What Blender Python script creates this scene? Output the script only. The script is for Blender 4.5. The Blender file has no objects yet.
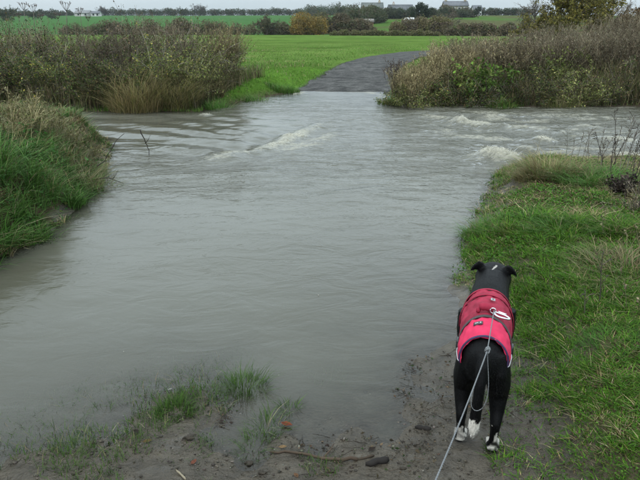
import bpy, bmesh, math, random
import numpy as np
from mathutils import Vector, Matrix

rad = math.radians
scene = bpy.context.scene
COL = scene.collection

# ------------------------------------------------------------------ camera
CAM_H, PITCH, FPX = 1.62, 18.33, 640.0
cd = bpy.data.cameras.new('camera')
cd.sensor_width = 36.0
cd.lens = 36.0 * FPX / 640.0
cd.clip_start, cd.clip_end = 0.05, 5000
cam = bpy.data.objects.new('camera', cd)
cam.location = (0, 0, CAM_H)
cam.rotation_euler = (rad(90 - PITCH), 0, 0)
COL.objects.link(cam)
scene.camera = cam

# ------------------------------------------------------------------ overcast daylight
SUN_EL, SUN_AZ = 55.0, 215.0          # degrees; azimuth clockwise from +Y (ahead)
world = bpy.data.worlds.new('World')
scene.world = world
world.use_nodes = True
wn, wl = world.node_tree.nodes, world.node_tree.links
bg = wn['Background']
sky = wn.new('ShaderNodeTexSky')
sky.sky_type = 'NISHITA'
sky.sun_disc = False
sky.sun_elevation = rad(SUN_EL)
sky.sun_rotation = rad(SUN_AZ)
sky.air_density, sky.dust_density, sky.ozone_density = 1.0, 2.5, 1.0
hs = wn.new('ShaderNodeHueSaturation')
hs.inputs['Saturation'].default_value = 0.30
hs.inputs['Value'].default_value = 1.0
wl.new(sky.outputs[0], hs.inputs['Color'])
tcw = wn.new('ShaderNodeTexCoord')
mpw = wn.new('ShaderNodeMapping')
mpw.inputs['Scale'].default_value = (1, 1, 3.2)
cn = wn.new('ShaderNodeTexNoise')
cn.inputs['Scale'].default_value = 2.6
cn.inputs['Detail'].default_value = 5
wl.new(tcw.outputs['Generated'], mpw.inputs['Vector'])
wl.new(mpw.outputs[0], cn.inputs['Vector'])
cr = wn.new('ShaderNodeMapRange')
cr.inputs['From Min'].default_value, cr.inputs['From Max'].default_value = 0.3, 0.7
wl.new(cn.outputs['Fac'], cr.inputs['Value'])
mxw = wn.new('ShaderNodeMix')
mxw.data_type = 'RGBA'
mxw.inputs[6].default_value = (3.7, 4.5, 4.9, 1)     # grey cloud base
mxw.inputs[7].default_value = (4.3, 5.05, 5.45, 1)     # thinner bright cloud
wl.new(cr.outputs[0], mxw.inputs[0])
mx2 = wn.new('ShaderNodeMix')
mx2.data_type = 'RGBA'
mx2.inputs[0].default_value = 0.80
wl.new(hs.outputs[0], mx2.inputs[6])
wl.new(mxw.outputs[2], mx2.inputs[7])
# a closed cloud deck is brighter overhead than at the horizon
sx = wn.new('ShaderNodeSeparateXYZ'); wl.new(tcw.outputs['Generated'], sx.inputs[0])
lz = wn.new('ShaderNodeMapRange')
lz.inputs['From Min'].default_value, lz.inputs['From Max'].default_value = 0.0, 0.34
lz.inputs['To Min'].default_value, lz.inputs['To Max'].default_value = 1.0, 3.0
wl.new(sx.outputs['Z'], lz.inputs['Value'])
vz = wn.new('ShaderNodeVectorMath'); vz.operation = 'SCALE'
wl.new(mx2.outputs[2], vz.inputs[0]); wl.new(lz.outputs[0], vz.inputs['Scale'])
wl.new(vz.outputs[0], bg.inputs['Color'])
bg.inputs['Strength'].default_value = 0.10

sd_ = bpy.data.lights.new('sun', 'SUN')
sd_.energy = 0.5
sd_.angle = rad(35)
sd_.color = (1.0, 0.96, 0.9)
sun = bpy.data.objects.new('sun', sd_)
a, e = rad(SUN_AZ), rad(SUN_EL)
sdir = Vector((math.sin(a) * math.cos(e), math.cos(a) * math.cos(e), math.sin(e)))
sun.rotation_euler = (-sdir).to_track_quat('-Z', 'Y').to_euler()
COL.objects.link(sun)

scene.view_settings.view_transform = 'Standard'
scene.view_settings.look = 'None'
scene.view_settings.exposure = 0.45
scene.view_settings.gamma = 1.0
scene.view_settings.use_curve_mapping = False
scene.cycles.use_denoising = True
scene.cycles.max_bounces = 4
scene.cycles.diffuse_bounces = 2
scene.cycles.glossy_bounces = 2
scene.cycles.transmission_bounces = 2
scene.cycles.volume_bounces = 0
scene.cycles.transparent_max_bounces = 8
scene.cycles.caustics_reflective = False
scene.cycles.caustics_refractive = False

# ------------------------------------------------------------------ helpers
cp, sp_ = math.cos(rad(PITCH)), math.sin(rad(PITCH))
def ray(px, py):
    u, v = (px - 320) / FPX, (240 - py) / FPX
    return np.array([u, cp + v * sp_, -sp_ + v * cp])
def at(px, py, z=0.0):
    """where the line of sight through a photograph point meets the level z"""
    r = ray(px, py)
    t = (z - CAM_H) / r[2]
    return (r[0] * t, r[1] * t)
def atd(px, py, d):
    """point on a line of sight at d metres ahead"""
    r = ray(px, py)
    t = d / r[1]
    return np.array([r[0] * t, d, CAM_H + r[2] * t])

def hash2(ix, iy, seed):
    n = (ix.astype(np.int64) * 374761393 + iy.astype(np.int64) * 668265263 + seed * 974634777) & 0xFFFFFFFF
    n = ((n ^ (n >> 13)) * 1274126177) & 0xFFFFFFFF
    n = n ^ (n >> 16)
    return (n & 0xFFFFFF) / float(0x1000000)
def vnoise(x, y, seed=0):
    x, y = np.asarray(x, float), np.asarray(y, float)
    ix, iy = np.floor(x), np.floor(y)
    fx, fy = x - ix, y - iy
    fx, fy = fx * fx * (3 - 2 * fx), fy * fy * (3 - 2 * fy)
    a_ = hash2(ix, iy, seed); b_ = hash2(ix + 1, iy, seed)
    c_ = hash2(ix, iy + 1, seed); d_ = hash2(ix + 1, iy + 1, seed)
    return (a_ * (1 - fx) + b_ * fx) * (1 - fy) + (c_ * (1 - fx) + d_ * fx) * fy
def fbm(x, y, seed=0, octv=4):
    s, amp, tot = 0, 0.5, 0
    for k in range(octv):
        s = s + amp * vnoise(x * 2 ** k, y * 2 ** k, seed + k * 17)
        tot += amp
        amp *= 0.5
    return s / tot
def sstep(a_, b_, x):
    t = np.clip((x - a_) / (b_ - a_), 0, 1)
    return t * t * (3 - 2 * t)
def poly_sd(poly, x, y):
    """signed distance, positive inside"""
    x, y = np.asarray(x, float), np.asarray(y, float)
    best = np.full(x.shape, 1e18)
    inside = np.zeros(x.shape, bool)
    n = len(poly)
    for i in range(n):
        x0, y0 = poly[i]
        x1, y1 = poly[(i + 1) % n]
        ex, ey = x1 - x0, y1 - y0
        L = ex * ex + ey * ey + 1e-12
        t = np.clip(((x - x0) * ex + (y - y0) * ey) / L, 0, 1)
        dx, dy = x - (x0 + t * ex), y - (y0 + t * ey)
        best = np.minimum(best, dx * dx + dy * dy)
        cond = ((y0 > y) != (y1 > y))
        with np.errstate(divide='ignore', invalid='ignore'):
            xi = x0 + (y - y0) * ex / (ey if abs(ey) > 1e-12 else 1e-12)
        inside ^= cond & (x < xi)
    d = np.sqrt(best)
    return np.where(inside, d, -d)
def line_dist(pts, x, y):
    """distance to a polyline and parameter 0..1 along it"""
    best = np.full(np.shape(x), 1e18)
    par = np.zeros(np.shape(x))
    side = np.zeros(np.shape(x))
    n = len(pts) - 1
    for i in range(n):
        x0, y0 = pts[i]; x1, y1 = pts[i + 1]
        ex, ey = x1 - x0, y1 - y0
        L = ex * ex + ey * ey
        t = np.clip(((x - x0) * ex + (y - y0) * ey) / L, 0, 1)
        dx, dy = x - (x0 + t * ex), y - (y0 + t * ey)
        q = dx * dx + dy * dy
        m = q < best
        best = np.where(m, q, best)
        par = np.where(m, (i + t) / n, par)
        side = np.where(m, np.sign(ex * dy - ey * dx), side)
    return np.sqrt(best), par, side

def link(o, parent=None):
    COL.objects.link(o)
    if parent is not None:
        o.parent = parent
    return o
def build(name, V, T, mat, col=None, parent=None, smooth=False, attrs=None):
    """one mesh object from vertex and triangle / quad arrays"""
    V = np.asarray(V, np.float32).reshape(-1, 3)
    T = np.asarray(T, np.int32)
    me = bpy.data.meshes.new(name)
    nf, k = T.shape
    me.vertices.add(len(V)); me.vertices.foreach_set('co', V.ravel())
    me.loops.add(nf * k); me.loops.foreach_set('vertex_index', T.ravel())
    me.polygons.add(nf); me.polygons.foreach_set('loop_start', np.arange(0, nf * k, k, dtype=np.int32))
    me.update(calc_edges=True)
    me.validate()
    if smooth:
        me.polygons.foreach_set('use_smooth', np.ones(len(me.polygons), bool))
    if col is not None:
        ca = me.color_attributes.new('Col', 'FLOAT_COLOR', 'POINT')
        c4 = np.ones((len(V), 4), np.float32)
        c4[:, :3] = np.clip(col, 0, 1)
        ca.data.foreach_set('color', c4.ravel())
    for an, av in (attrs or {}).items():
        at_ = me.attributes.new(an, 'FLOAT', 'POINT')
        at_.data.foreach_set('value', np.asarray(av, np.float32).ravel())
    me.materials.append(mat)
    o = link(bpy.data.objects.new(name, me), parent)
    if parent is not None and name in ('sprigs', 'twigs', 'stems', 'foliage', 'crown', 'withered_leaves', 'splinters', 'fur'):
        o['kind'] = 'stuff'
    return o
def empty(name, loc=(0, 0, 0), rz=0.0):
    o = bpy.data.objects.new(name, None)
    o.empty_display_size = 0.1
    o.location = loc
    o.rotation_euler = (0, 0, rz)
    return link(o)
def tag(o, label=None, cat=None, group=None, kind=None):
    if label: o['label'] = label
    if cat: o['category'] = cat
    if group: o['group'] = group
    if kind: o['kind'] = kind
    return o

class Geo:
    def __init__(s):
        s.V, s.T, s.C, s.n = [], [], [], 0
    def add(s, V, T, C):
        V = np.asarray(V, float).reshape(-1, 3)
        C = np.broadcast_to(np.asarray(C, float), V.shape)
        s.V.append(V); s.T.append(np.asarray(T, np.int64) + s.n); s.C.append(C); s.n += len(V)
    def build(s, name, mat, parent=None, smooth=False, origin=None):
        V = np.concatenate(s.V)
        if origin is not None:
            V = V - np.asarray(origin)
        return build(name, V, np.concatenate(s.T), mat, np.concatenate(s.C), parent, smooth)

def blades(g, P, h, w, yaw, lean, col, droop=0.0, segs=2, tipw=0.0):
    """ribbon blades: each bends over in its yaw direction"""
    N = len(P)
    d = np.stack([np.cos(yaw), np.sin(yaw), np.zeros(N)], 1)
    s = np.stack([-np.sin(yaw), np.cos(yaw), np.zeros(N)], 1)
    ts = np.linspace(0, 1, segs + 1)
    rows = []
    for t in ts:
        p = P + d * (lean * h * t ** 1.8)[:, None]
        p = p.copy()
        p[:, 2] += h * (t - droop * t ** 2.5)
        ww = w * (1 - t * (1 - tipw)) ** 0.7 if t < 1 else None
        if t < 1:
            rows += [p - s * ww[:, None], p + s * ww[:, None]]
        else:
            rows += [p]
    R = len(rows)
    V = np.stack(rows, 1).reshape(-1, 3)
    tri = []
    for k in range(segs - 1):
        a_ = 2 * k
        tri += [(a_, a_ + 1, a_ + 3), (a_, a_ + 3, a_ + 2)]
    a_ = 2 * (segs - 1)
    tri += [(a_, a_ + 1, a_ + 2)]
    T = (np.array(tri)[None] + (np.arange(N) * R)[:, None, None]).reshape(-1, 3)
    g.add(V, T, np.repeat(col, R, 0))
def leaves(g, P, size, col, rng, flat=0.0, aspect=0.5):
    """small folded diamond leaves at random attitudes"""
    N = len(P)
    d = rng.normal(size=(N, 3)); d[:, 2] *= (1 - flat)
    d /= np.linalg.norm(d, axis=1)[:, None] + 1e-9
    q = rng.normal(size=(N, 3)); q[:, 2] *= (1 - flat)
    s = np.cross(d, q); s = np.cross(s, d) if flat > 0.5 else s
    s /= np.linalg.norm(s, axis=1)[:, None] + 1e-9
    nrm = np.cross(d, s)
    L = np.broadcast_to(size, (N,))[:, None]
    V = np.stack([P - d * L * .5, P + s * L * aspect * .5 + nrm * L * .12, P + d * L * .5, P - s * L * aspect * .5 + nrm * L * .12], 1).reshape(-1, 3)
    T = (np.array([(0, 1, 2), (0, 2, 3)])[None] + (np.arange(N) * 4)[:, None, None]).reshape(-1, 3)
    g.add(V, T, np.repeat(col, 4, 0))
def tubes(g, L, r, col, sides=3):
    """N polylines (N,K,3) with radii (N,K) as thin tubes"""
    L = np.asarray(L, float)
    N, K, _ = L.shape
    r = np.broadcast_to(r, (N, K))
    tan = np.gradient(L, axis=1)
    tan /= np.linalg.norm(tan, axis=2)[..., None] + 1e-9
    ref = np.where((np.abs(tan[..., 2:3]) < 0.85), np.array([0, 0, 1.0]), np.array([1.0, 0, 0]))
    u = np.cross(tan, ref); u /= np.linalg.norm(u, axis=2)[..., None] + 1e-9
    v = np.cross(tan, u)
    ang = np.arange(sides) * 2 * np.pi / sides
    V = L[:, :, None, :] + r[:, :, None, None] * (np.cos(ang)[None, None, :, None] * u[:, :, None, :] + np.sin(ang)[None, None, :, None] * v[:, :, None, :])
    V = V.reshape(-1, 3)
    tri = []
    for k in range(K - 1):
        for j in range(sides):
            a_, b_ = k * sides + j, k * sides + (j + 1) % sides
            c_, d_ = a_ + sides, b_ + sides
            tri += [(a_, b_, d_), (a_, d_, c_)]
    for j in range(1, sides - 1):
        tri += [(0, j + 1, j), ((K - 1) * sides, (K - 1) * sides + j, (K - 1) * sides + j + 1)]
    T = (np.array(tri)[None] + (np.arange(N) * K * sides)[:, None, None]).reshape(-1, 3)
    col = np.asarray(col, float)
    C = np.repeat(col, K * sides, 0) if col.ndim == 2 else np.broadcast_to(col, V.shape)
    g.add(V, T, C)
def pick(rng, pal, N, jit=0.25):
    """per-piece colours from a weighted palette"""
    w = np.array([p[3] for p in pal], float)
    c = np.array([p[:3] for p in pal], float)[rng.choice(len(pal), N, p=w / w.sum())]
    return c * (1 + jit * rng.uniform(-1, 1, (N, 1))) * (1 + 0.08 * rng.uniform(-1, 1, (N, 3)))
def box(g, x0, x1, y0, y1, z0, z1, col):
    V = [(x, y, z) for z in (z0, z1) for y in (y0, y1) for x in (x0, x1)]
    T = [(0, 2, 3), (0, 3, 1), (4, 5, 7), (4, 7, 6), (0, 1, 5), (0, 5, 4), (2, 6, 7), (2, 7, 3), (0, 4, 6), (0, 6, 2), (1, 3, 7), (1, 7, 5)]
    g.add(V, T, col)

# ------------------------------------------------------------------ materials
def new_mat(name):
    m = bpy.data.materials.new(name)
    m.use_nodes = True
    return m, m.node_tree.nodes, m.node_tree.links, m.node_tree.nodes['Principled BSDF']
def attr_mat(name, rough=0.6, spec=0.3, transl=0.0, nscale=0.0, namt=0.0, bump=0.0, bscale=60):
    m, n, l, p = new_mat(name)
    at_ = n.new('ShaderNodeAttribute'); at_.attribute_name = 'Col'
    src = at_.outputs['Color']
    if namt > 0:
        tc = n.new('ShaderNodeTexCoord')
        no = n.new('ShaderNodeTexNoise'); no.inputs['Scale'].default_value = nscale; no.inputs['Detail'].default_value = 6
        l.new(tc.outputs['Object'], no.inputs['Vector'])
        mr = n.new('ShaderNodeMapRange')
        mr.inputs['From Min'].default_value, mr.inputs['From Max'].default_value = 0.25, 0.75
        mr.inputs['To Min'].default_value, mr.inputs['To Max'].default_value = 1 - namt, 1 + namt
        l.new(no.outputs['Fac'], mr.inputs['Value'])
        vm = n.new('ShaderNodeVectorMath'); vm.operation = 'SCALE'
        l.new(src, vm.inputs[0]); l.new(mr.outputs[0], vm.inputs['Scale'])
        src = vm.outputs[0]
    l.new(src, p.inputs['Base Color'])
    p.inputs['Roughness'].default_value = rough
    p.inputs['Specular IOR Level'].default_value = spec
    if bump > 0:
        tc = n.new('ShaderNodeTexCoord')
        nb = n.new('ShaderNodeTexNoise'); nb.inputs['Scale'].default_value = bscale; nb.inputs['Detail'].default_value = 6
        l.new(tc.outputs['Object'], nb.inputs['Vector'])
        bp = n.new('ShaderNodeBump'); bp.inputs['Distance'].default_value = bump
        l.new(nb.outputs['Fac'], bp.inputs['Height']); l.new(bp.outputs[0], p.inputs['Normal'])
    if transl > 0:
        tr = n.new('ShaderNodeBsdfTranslucent'); l.new(src, tr.inputs['Color'])
        mx = n.new('ShaderNodeMixShader'); mx.inputs[0].default_value = transl
        l.new(p.outputs[0], mx.inputs[1]); l.new(tr.outputs[0], mx.inputs[2])
        l.new(mx.outputs[0], n['Material Output'].inputs['Surface'])
    return m
def plain_mat(name, col, rough=0.5, spec=0.4, metal=0.0, nscale=40, namt=0.2, bump=0.0, bscale=200):
    m, n, l, p = new_mat(name)
    tc = n.new('ShaderNodeTexCoord')
    no = n.new('ShaderNodeTexNoise'); no.inputs['Scale'].default_value = nscale; no.inputs['Detail'].default_value = 5
    l.new(tc.outputs['Object'], no.inputs['Vector'])
    rp = n.new('ShaderNodeValToRGB')
    c = np.array(col)
    rp.color_ramp.elements[0].position, rp.color_ramp.elements[1].position = 0.3, 0.7
    rp.color_ramp.elements[0].color = (*np.clip(c * (1 - namt), 0, 1), 1)
    rp.color_ramp.elements[1].color = (*np.clip(c * (1 + namt), 0, 1), 1)
    l.new(no.outputs['Fac'], rp.inputs[0]); l.new(rp.outputs[0], p.inputs['Base Color'])
    p.inputs['Roughness'].default_value = rough
    p.inputs['Specular IOR Level'].default_value = spec
    p.inputs['Metallic'].default_value = metal
    if bump > 0:
        nb = n.new('ShaderNodeTexNoise'); nb.inputs['Scale'].default_value = bscale
        l.new(tc.outputs['Object'], nb.inputs['Vector'])
        bp = n.new('ShaderNodeBump'); bp.inputs['Distance'].default_value = bump
        l.new(nb.outputs['Fac'], bp.inputs['Height']); l.new(bp.outputs[0], p.inputs['Normal'])
    return m
M = {}
M['leaf'] = attr_mat('leaf', 0.6, 0.12, 0.25)
M['blade'] = attr_mat('grass_blade', 0.6, 0.12, 0.25)
M['stem'] = attr_mat('dry_stem', 0.75, 0.15)
M['bark'] = attr_mat('bark', 0.85, 0.15, 0, 6, 0.3)
M['house'] = attr_mat('masonry', 0.85, 0.2, 0, 1.2, 0.25)
M['pebble'] = attr_mat('pebble', 0.75, 0.2, 0, 60, 0.45, .004, 120)

# ground: colour and wetness per vertex, grain and relief from noise
m, n, l, p = new_mat('ground')
at_ = n.new('ShaderNodeAttribute'); at_.attribute_name = 'Col'
wt = n.new('ShaderNodeAttribute'); wt.attribute_name = 'wet'
tc = n.new('ShaderNodeTexCoord')
n1 = n.new('ShaderNodeTexNoise'); n1.inputs['Scale'].default_value = 9; n1.inputs['Detail'].default_value = 9; n1.inputs['Roughness'].default_value = 0.65
n2 = n.new('ShaderNodeTexNoise'); n2.inputs['Scale'].default_value = 0.35; n2.inputs['Detail'].default_value = 5
n3 = n.new('ShaderNodeTexNoise'); n3.inputs['Scale'].default_value = 55; n3.inputs['Detail'].default_value = 6
for q in (n1, n2, n3): l.new(tc.outputs['Object'], q.inputs['Vector'])
r1 = n.new('ShaderNodeMapRange'); r1.inputs['From Min'].default_value = .3; r1.inputs['From Max'].default_value = .7; r1.inputs['To Min'].default_value = .55; r1.inputs['To Max'].default_value = 1.45
l.new(n1.outputs['Fac'], r1.inputs['Value'])
r2 = n.new('ShaderNodeMapRange'); r2.inputs['From Min'].default_value = .3; r2.inputs['From Max'].default_value = .7; r2.inputs['To Min'].default_value = .85; r2.inputs['To Max'].default_value = 1.15
l.new(n2.outputs['Fac'], r2.inputs['Value'])
mm = n.new('ShaderNodeMath'); mm.operation = 'MULTIPLY'; l.new(r1.outputs[0], mm.inputs[0]); l.new(r2.outputs[0], mm.inputs[1])
vs = n.new('ShaderNodeVectorMath'); vs.operation = 'SCALE'; l.new(at_.outputs['Color'], vs.inputs[0]); l.new(mm.outputs[0], vs.inputs['Scale'])
l.new(vs.outputs[0], p.inputs['Base Color'])
rr = n.new('ShaderNodeMapRange'); rr.inputs['To Min'].default_value = .9; rr.inputs['To Max'].default_value = .24
l.new(wt.outputs['Fac'], rr.inputs['Value']); l.new(rr.outputs[0], p.inputs['Roughness'])
sm_ = n.new('ShaderNodeMath'); sm_.operation = 'MULTIPLY'; sm_.inputs[1].default_value = .5; l.new(wt.outputs['Fac'], sm_.inputs[0]); l.new(sm_.outputs[0], p.inputs['Specular IOR Level'])
ad = n.new('ShaderNodeMath'); ad.operation = 'MULTIPLY_ADD'; ad.inputs[1].default_value = 0.35
l.new(n3.outputs['Fac'], ad.inputs[0]); l.new(n1.outputs['Fac'], ad.inputs[2])
bp = n.new('ShaderNodeBump'); bp.inputs['Distance'].default_value = 0.06; bp.inputs['Strength'].default_value = 1.0
l.new(ad.outputs[0], bp.inputs['Height']); l.new(bp.outputs[0], p.inputs['Normal'])
M['ground'] = m

# road: worn wet tarmac with grit
m, n, l, p = new_mat('tarmac')
tc = n.new('ShaderNodeTexCoord')
n1 = n.new('ShaderNodeTexNoise'); n1.inputs['Scale'].default_value = 2.4; n1.inputs['Detail'].default_value = 9; n1.inputs['Roughness'].default_value = .7
n2 = n.new('ShaderNodeTexVoronoi'); n2.inputs['Scale'].default_value = 22
l.new(tc.outputs['Object'], n1.inputs['Vector']); l.new(tc.outputs['Object'], n2.inputs['Vector'])
rp = n.new('ShaderNodeValToRGB')
rp.color_ramp.elements[0].position, rp.color_ramp.elements[1].position = .36, .64
rp.color_ramp.elements[0].color = (.022, .021, .020, 1); rp.color_ramp.elements[1].color = (.092, .089, .083, 1)
l.new(n1.outputs['Fac'], rp.inputs[0])
mr = n.new('ShaderNodeMapRange'); mr.inputs['To Min'].default_value = .6; mr.inputs['To Max'].default_value = 1.35
l.new(n2.outputs['Color'], mr.inputs['Value'])
vs = n.new('ShaderNodeVectorMath'); vs.operation = 'SCALE'; l.new(rp.outputs[0], vs.inputs[0]); l.new(mr.outputs[0], vs.inputs['Scale'])
l.new(vs.outputs[0], p.inputs['Base Color'])
p.inputs['Roughness'].default_value = .85
p.inputs['Specular IOR Level'].default_value = .12
bp = n.new('ShaderNodeBump'); bp.inputs['Distance'].default_value = .02
l.new(n2.outputs['Distance'], bp.inputs['Height']); l.new(bp.outputs[0], p.inputs['Normal'])
M['road'] = m

# silt-laden water: murky body, sky on its surface, white where it breaks
m, n, l, p = new_mat('muddy_water')
n.remove(p)
tc = n.new('ShaderNodeTexCoord')
def mapped(scale):
    mp = n.new('ShaderNodeMapping'); mp.inputs['Scale'].default_value = scale
    mp.inputs['Rotation'].default_value = (0, 0, rad(-14))
    l.new(tc.outputs['Object'], mp.inputs['Vector'])
    return mp
mpa = mapped((1.0, 1.7, 1)); mpb = mapped((1.0, 1.4, 1)); mpc = mapped((1, 1, 1))
na = n.new('ShaderNodeTexNoise'); na.inputs['Scale'].default_value = 2.6; na.inputs['Detail'].default_value = 4; na.inputs['Roughness'].default_value = .55; na.inputs['Distortion'].default_value = 1.1
nb = n.new('ShaderNodeTexNoise'); nb.inputs['Scale'].default_value = 11; nb.inputs['Detail'].default_value = 3; nb.inputs['Distortion'].default_value = .4
nc = n.new('ShaderNodeTexNoise'); nc.inputs['Scale'].default_value = .5; nc.inputs['Detail'].default_value = 3
l.new(mpa.outputs[0], na.inputs['Vector']); l.new(mpb.outputs[0], nb.inputs['Vector']); l.new(mpc.outputs[0], nc.inputs['Vector'])
rip = n.new('ShaderNodeAttribute'); rip.attribute_name = 'ripple'
h1 = n.new('ShaderNodeMath'); h1.operation = 'MULTIPLY_ADD'; h1.inputs[1].default_value = .28
l.new(nb.outputs['Fac'], h1.inputs[0]); l.new(na.outputs['Fac'], h1.inputs[2])
h2 = n.new('ShaderNodeMath'); h2.operation = 'MULTIPLY'; l.new(h1.outputs[0], h2.inputs[0]); l.new(rip.outputs['Fac'], h2.inputs[1])
bp = n.new('ShaderNodeBump'); bp.inputs['Distance'].default_value = .05; bp.inputs['Strength'].default_value = 1.0
l.new(h2.outputs[0], bp.inputs['Height'])
dp = n.new('ShaderNodeAttribute'); dp.attribute_name = 'depth'
k1 = n.new('ShaderNodeMath'); k1.operation = 'MULTIPLY'; k1.inputs[1].default_value = -26; l.new(dp.outputs['Fac'], k1.inputs[0])
k2 = n.new('ShaderNodeMath'); k2.operation = 'EXPONENT'; l.new(k1.outputs[0], k2.inputs[0])
k3 = n.new('ShaderNodeMath'); k3.operation = 'SUBTRACT'; k3.inputs[0].default_value = 1; k3.use_clamp = True; l.new(k2.outputs[0], k3.inputs[1])
silt = n.new('ShaderNodeValToRGB')
silt.color_ramp.elements[0].position, silt.color_ramp.elements[1].position = .3, .72
silt.color_ramp.elements[0].color = (.074, .070, .050, 1); silt.color_ramp.elements[1].color = (.106, .104, .082, 1)
l.new(nc.outputs['Fac'], silt.inputs[0])
df = n.new('ShaderNodeBsdfDiffuse'); l.new(silt.outputs[0], df.inputs['Color'])
tr = n.new('ShaderNodeBsdfTransparent')
mb = n.new('ShaderNodeMixShader'); l.new(k3.outputs[0], mb.inputs[0]); l.new(tr.outputs[0], mb.inputs[1]); l.new(df.outputs[0], mb.inputs[2])
gl = n.new('ShaderNodeBsdfGlossy'); gl.inputs['Roughness'].default_value = .12
l.new(bp.outputs[0], gl.inputs['Normal'])
fr = n.new('ShaderNodeFresnel'); fr.inputs['IOR'].default_value = 1.33; l.new(bp.outputs[0], fr.inputs['Normal'])
ms = n.new('ShaderNodeMixShader'); l.new(fr.outputs[0], ms.inputs[0]); l.new(mb.outputs[0], ms.inputs[1]); l.new(gl.outputs[0], ms.inputs[2])
fo = n.new('ShaderNodeAttribute'); fo.attribute_name = 'foam'
nf = n.new('ShaderNodeTexNoise'); nf.inputs['Scale'].default_value = 13; nf.inputs['Detail'].default_value = 9; nf.inputs['Roughness'].default_value = .78
l.new(tc.outputs['Object'], nf.inputs['Vector'])
f1 = n.new('ShaderNodeMath'); f1.operation = 'ADD'; l.new(nf.outputs['Fac'], f1.inputs[0]); l.new(fo.outputs['Fac'], f1.inputs[1])
f2 = n.new('ShaderNodeMapRange'); f2.inputs['From Min'].default_value = .74; f2.inputs['From Max'].default_value = 1.22; l.new(f1.outputs[0], f2.inputs['Value'])
fd = n.new('ShaderNodeBsdfDiffuse'); fd.inputs['Color'].default_value = (.44, .42, .34, 1)
mf = n.new('ShaderNodeMixShader'); l.new(f2.outputs[0], mf.inputs[0]); l.new(ms.outputs[0], mf.inputs[1]); l.new(fd.outputs[0], mf.inputs[2])
l.new(mf.outputs[0], n['Material Output'].inputs['Surface'])
M['water'] = m
M['foam'] = plain_mat('foam', (.46, .44, .37), .6, .4, 0, 25, .2)

# ------------------------------------------------------------------ lie of the land
LEFT = [(-2500, 0.2), (-3.4, 0.4), (-2.55, 2.6), at(0, 258), at(42, 240), at(72, 215), at(95, 190), at(105, 170), at(112, 152), at(108, 138), (-4.6, 10.4), (-9, 10.7), (-2500, 10.4)]
RIGHT = [at(463, 252), at(463, 236), at(481, 205), at(490, 182), at(503, 168), (3.2, 7.75), (5, 7.9), (9, 8.3), (2500, 8.5), (2500, -80), (.62, -80), (.66, 1.0), at(522, 476), at(520, 420), at(514, 362), at(503, 318), at(482, 292), at(470, 275)]
SHORE = [(2500, -80), (-2500, -80), (-2500, .4), (-3.4, .8), (-2.2, 1.4), at(10, 478), at(70, 452), at(130, 420), at(185, 405), at(222, 425), at(250, 452), at(275, 440), at(330, 440), at(395, 408), at(432, 378), at(456, 342), at(470, 300), at(476, 280), (2.2, 4.0), (2500, 4)]
FAR = [(-200, 13.0), at(0, 111), at(100, 112), at(200, 112), at(218, 107), at(262, 98), at(298, 91), at(340, 90.5), at(380, 91.5), at(390, 97), at(404, 103), at(500, 107), at(640, 106.5), (60, 14.0), (200, 14), (2500, 14), (2500, 3000), (-2500, 3000), (-2500, 13)]
LANE_C = [(.6, 14), (.62, 17.6), (1.15, 21), (2.1, 26), (3.5, 31.5), (5.6, 36.5), (9.5, 40), (16, 42.5), (40, 46)]
LANE_W = 1.25

def lane_d(x, y):
    return line_dist(LANE_C, x, y)[0]
def hill(x, y):
    az = x / np.maximum(y, 1)
    slope = .0285 + .0065 * sstep(-.02, .06, az)
    crest = np.where(az > .03, 300, 450)
    z = slope * np.clip(y - 125, 0, crest - 125) + 1.2 * (fbm(x / 60, y / 60, 5, 2) - .5) * sstep(125, 220, y)
    z = z - .05 * np.clip(y - crest - 40, 0, 800)
    return z
def height(x, y):
    x, y = np.asarray(x, float), np.asarray(y, float)
    nz = fbm(x * 1.7, y * 1.7, 3, 4) - .5
    nf_ = fbm(x * 7, y * 7, 9, 3) - .5
    sl, sr, ss, sf = poly_sd(LEFT, x, y), poly_sd(RIGHT, x, y), poly_sd(SHORE, x, y), poly_sd(FAR, x, y)
    wob = nz * .25
    zl = np.where(sl > 0, .42 * sstep(0, .55, sl + wob * .5) + .05 * np.clip(sl, 0, 4), .9 * sl)
    zr = np.where(sr > 0, .17 * sstep(0, .45, sr + wob * .4) + .075 * np.clip(sr, 0, 4), .7 * sr)
    zs = .075 * np.clip(ss, -1.5, 1.2) + np.clip(ss + 1.5, -1, 0) * .4 + .075 * nz * sstep(-1.2, .1, ss) + .032 * nf_ * sstep(-.6, .2, ss)
    zf = np.where(sf > 0, .32 * sstep(0, 1.0, sf + wob) + .10 * sstep(3, 30, sf), .5 * sf)
    ln = lane_d(x, y)
    lane = np.where(y > 13, 1 - sstep(LANE_W - .1, LANE_W + .9, ln), 0)
    zlane = np.where(sf > 0, .035 * np.clip(sf, 0, 8) + .10 * sstep(3, 30, sf), .05 * sf)
    zf = zf * (1 - lane) + zlane * lane
    z = np.maximum.reduce([zl, zr, zs, zf])
    z = np.maximum(z, -.6) + .05 * nz * (z > .05) + .012 * nf_ * (y < 20)
    return z + hill(x, y)

def spaced(parts):
    out = []
    for a_, b_, s0, s1 in parts:
        x_, k = a_, 0
        while x_ < b_ - 1e-6:
            out.append(x_)
            f = (x_ - a_) / (b_ - a_)
            x_ += s0 * (s1 / s0) ** f
    out.append(parts[-1][1])
    return np.array(out)
def grid(xs, ys):
    X, Y = np.meshgrid(xs, ys)
    nx, ny = len(xs), len(ys)
    i = np.arange((nx - 1) * (ny - 1))
    r_, c_ = i // (nx - 1), i % (nx - 1)
    q = r_ * nx + c_
    return X.ravel(), Y.ravel(), np.stack([q, q + 1, q + nx + 1, q + nx], 1)

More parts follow.
